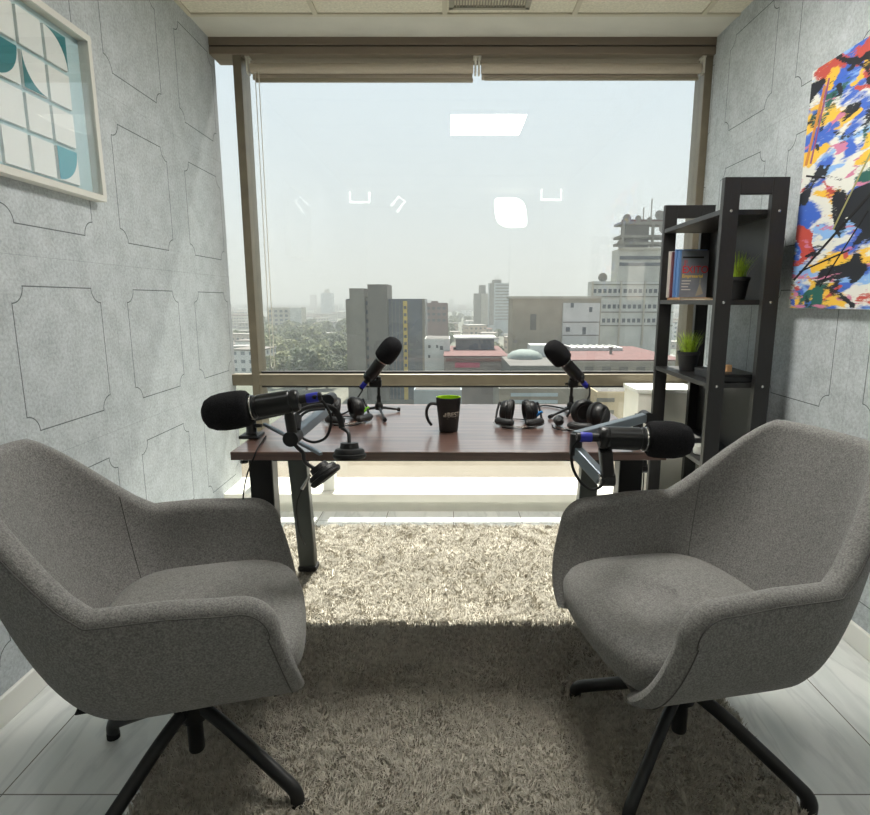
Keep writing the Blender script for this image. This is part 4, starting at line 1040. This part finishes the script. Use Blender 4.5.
rn = random.Random(11)
hmats = [facade('house front %d' % k, c, cw) for k, (c, cw) in enumerate([((196, 190, 178), (96, 100, 104)), ((178, 168, 156), (84, 88, 92)), ((206, 206, 204), (108, 114, 120)), ((164, 150, 138), (78, 80, 84)), ((190, 170, 150), (92, 92, 94))])]
roofs = [C('house roof %d' % k, c) for k, c in enumerate([(118, 113, 106), (100, 68, 60), (132, 130, 126), (96, 90, 84)])]
protos = []
def free(x_, y_, r):
    for a, b, c_, d in FOOT:
        if a-r < x_ < b+r and c_-r < y_ < d+r: return False
    return True
def hidden_by(x_, y_):
    u = 449+585*1.0*x_/y_
    return not (205 < u < 690)
nh = 0; placed = []
for k in range(2600):
    y_ = 215*math.exp(rn.random()*2.0); u = rn.uniform(130, 690); x_ = (u-449)/585*y_
    park = 258 < u < 350 and y_ < 560
    if park and rn.random() < .9: continue
    if not free(x_, y_, 9): continue
    s = 1+.4*(y_ > 500)
    if any((x_-a)**2+(y_-b)**2 < (19*s)**2 for a, b in placed): continue
    placed.append((x_, y_)); wd, dp, hg = rn.uniform(9, 18)*s, rn.uniform(9, 16), rn.choice([4, 6.5, 7, 9.5, 10, 13])*rn.uniform(.9, 1.15)
    t = thing('city_house', 'small pale city house far below among the hazy streets', 'building', (x_, y_, ZG), rn.uniform(-.25, .25), group='small houses in the hazy city')
    MB().box((-wd/2, -dp/2, 0), (wd/2, dp/2, hg)).build('walls', rn.choice(hmats), t, fix=False)
    MB().box((-wd/2-.3, -dp/2-.3, hg), (wd/2+.3, dp/2+.3, hg+.5)).build('roof', rn.choice(roofs), t, fix=False)
    nh += 1
    if nh >= 235: break
fc = MB()
for k in range(1500):
    y_ = 1660*math.exp(rn.random()*1.15); u = rn.uniform(100, 740); x_ = (u-449)/585*y_; hg = rn.choice([6, 8, 10, 14])*rn.uniform(.8, 1.3)
    if rn.random() < .02: hg *= 3
    wd, dp = rn.uniform(14, 34), rn.uniform(12, 24); fc.m = rn.randrange(4)
    fc.box((x_-wd/2, y_-dp/2, ZG), (x_+wd/2, y_+dp/2, ZG+hg))
tag(fc.build('distant_city', roofs, fix=False), 'uncountable pale roofs of the distant city along the horizon', 'city', kind='stuff')

# trees
lm = [mat('tree leaves %d' % k, c, .8, var=.3, scale=.5, bump=.6, bscale=1.2) for k, c in enumerate([(74, 80, 48), (88, 90, 54), (62, 70, 44)])]
bark = mat('bark', (84, 70, 56), .9)
def tree_mesh(seed, m):
    r_ = random.Random(seed); mb = MB()
    for k in range(26):
        bm = bmesh.new(); bmesh.ops.create_icosphere(bm, subdivisions=3, radius=1)
        a = r_.uniform(0, 2*pi); rr = r_.uniform(0, 3.1); c_ = V((rr*cos(a), rr*sin(a), r_.uniform(4.2, 8.2)-rr*.4)); s = r_.uniform(.9, 1.7)
        vs = [c_+v.co*s*(1+.4*mnoise.noise(v.co*2.2+c_)+.55*mnoise.noise(v.co*7+c_*2)) for v in bm.verts]; fs = [tuple(v.index for v in f.verts) for f in bm.faces]; bm.free()
        mb.add(vs, fs)
    return mb
def make_tree(seed, m):
    t = thing('tree', '', 'tree')
    tree_mesh(seed, m).build('crown', m, t, fix=False)
    MB().tube([(0, 0, 0), (.1, 0, 3), (.0, .1, 5.5)], [.4, .3, .2], 8).build('trunk', bark, t)
    return t
tp = [make_tree(20+k, lm[k % 3]) for k in range(5)]
def put_tree(n, x_, y_, s, lab, grp):
    o = tp[n] if n < len(tp) and not tp[n].get('used') else copy_tree(tp[n % 5])
    tp[n % 5]['used'] = 1
    if 'used' in o.keys() and o is not tp[n % 5]: del o['used']
    o.location = (x_, y_, ZG); o.rotation_euler = (0, 0, rn.uniform(0, 6.28)); o.scale = (s, s, s*rn.uniform(.85, 1.15))
    o['label'] = lab; o['group'] = grp
n = 0; tpl = []
for k in range(4000):
    y_ = 205*math.exp(rn.random()*1.15); u = rn.uniform(256, 352); x_ = (u-449)/585*y_
    if any((x_-a)**2+(y_-b)**2 < (6.2)**2 for a, b in tpl) or not free(x_, y_, 3): continue
    if any((x_-a)**2+(y_-b)**2 < 13**2 for a, b in placed): continue
    tpl.append((x_, y_)); put_tree(n, x_, y_, rn.uniform(.9, 1.5), 'leafy tree in the park left of the grey office block', 'trees in the park at left'); n += 1
    if n >= 150: break
m2 = 0
for k in range(4000):
    y_ = 240*math.exp(rn.random()*1.6); u = rn.uniform(140, 560); x_ = (u-449)/585*y_
    if 250 < u < 352 or any((x_-a)**2+(y_-b)**2 < 7**2 for a, b in tpl) or not free(x_, y_, 3): continue
    if any((x_-a)**2+(y_-b)**2 < 13**2 for a, b in placed): continue
    tpl.append((x_, y_)); put_tree(n+m2, x_, y_, rn.uniform(.8, 1.4), 'street tree among the houses outside the park', 'street trees in the city'); m2 += 1
    if m2 >= 120: break
for o in tp:
    if 'used' in o.keys(): del o['used']
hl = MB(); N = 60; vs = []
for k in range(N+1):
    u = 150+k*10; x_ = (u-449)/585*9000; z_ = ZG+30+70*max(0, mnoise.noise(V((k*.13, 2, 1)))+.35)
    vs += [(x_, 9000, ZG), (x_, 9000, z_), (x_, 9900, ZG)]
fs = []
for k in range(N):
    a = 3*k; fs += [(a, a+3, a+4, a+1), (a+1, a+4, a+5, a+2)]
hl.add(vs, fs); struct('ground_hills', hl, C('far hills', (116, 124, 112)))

# haze lying over the city
hm = bpy.data.materials.new('city haze'); hm.use_nodes = True; t = hm.node_tree; t.nodes.clear()
vs_ = t.nodes.new('ShaderNodeVolumeScatter'); vs_.inputs['Color'].default_value = (.94, .985, 1, 1); vs_.inputs['Density'].default_value = .00044; vs_.inputs['Anisotropy'].default_value = 0
va_ = t.nodes.new('ShaderNodeVolumeAbsorption'); va_.inputs['Color'].default_value = (0, 0, 0, 1); va_.inputs['Density'].default_value = .00050
ad_ = t.nodes.new('ShaderNodeAddShader'); t.links.new(vs_.outputs[0], ad_.inputs[0]); t.links.new(va_.outputs[0], ad_.inputs[1])
oo = t.nodes.new('ShaderNodeOutputMaterial'); t.links.new(ad_.outputs[0], oo.inputs['Volume'])
hz_ = MB().box((-5500, 30, ZG-.5), (5500, 9500, 130)).build('haze', hm)
tag(hz_, 'pale haze hanging over the distant city outside the window', 'haze', kind='stuff')
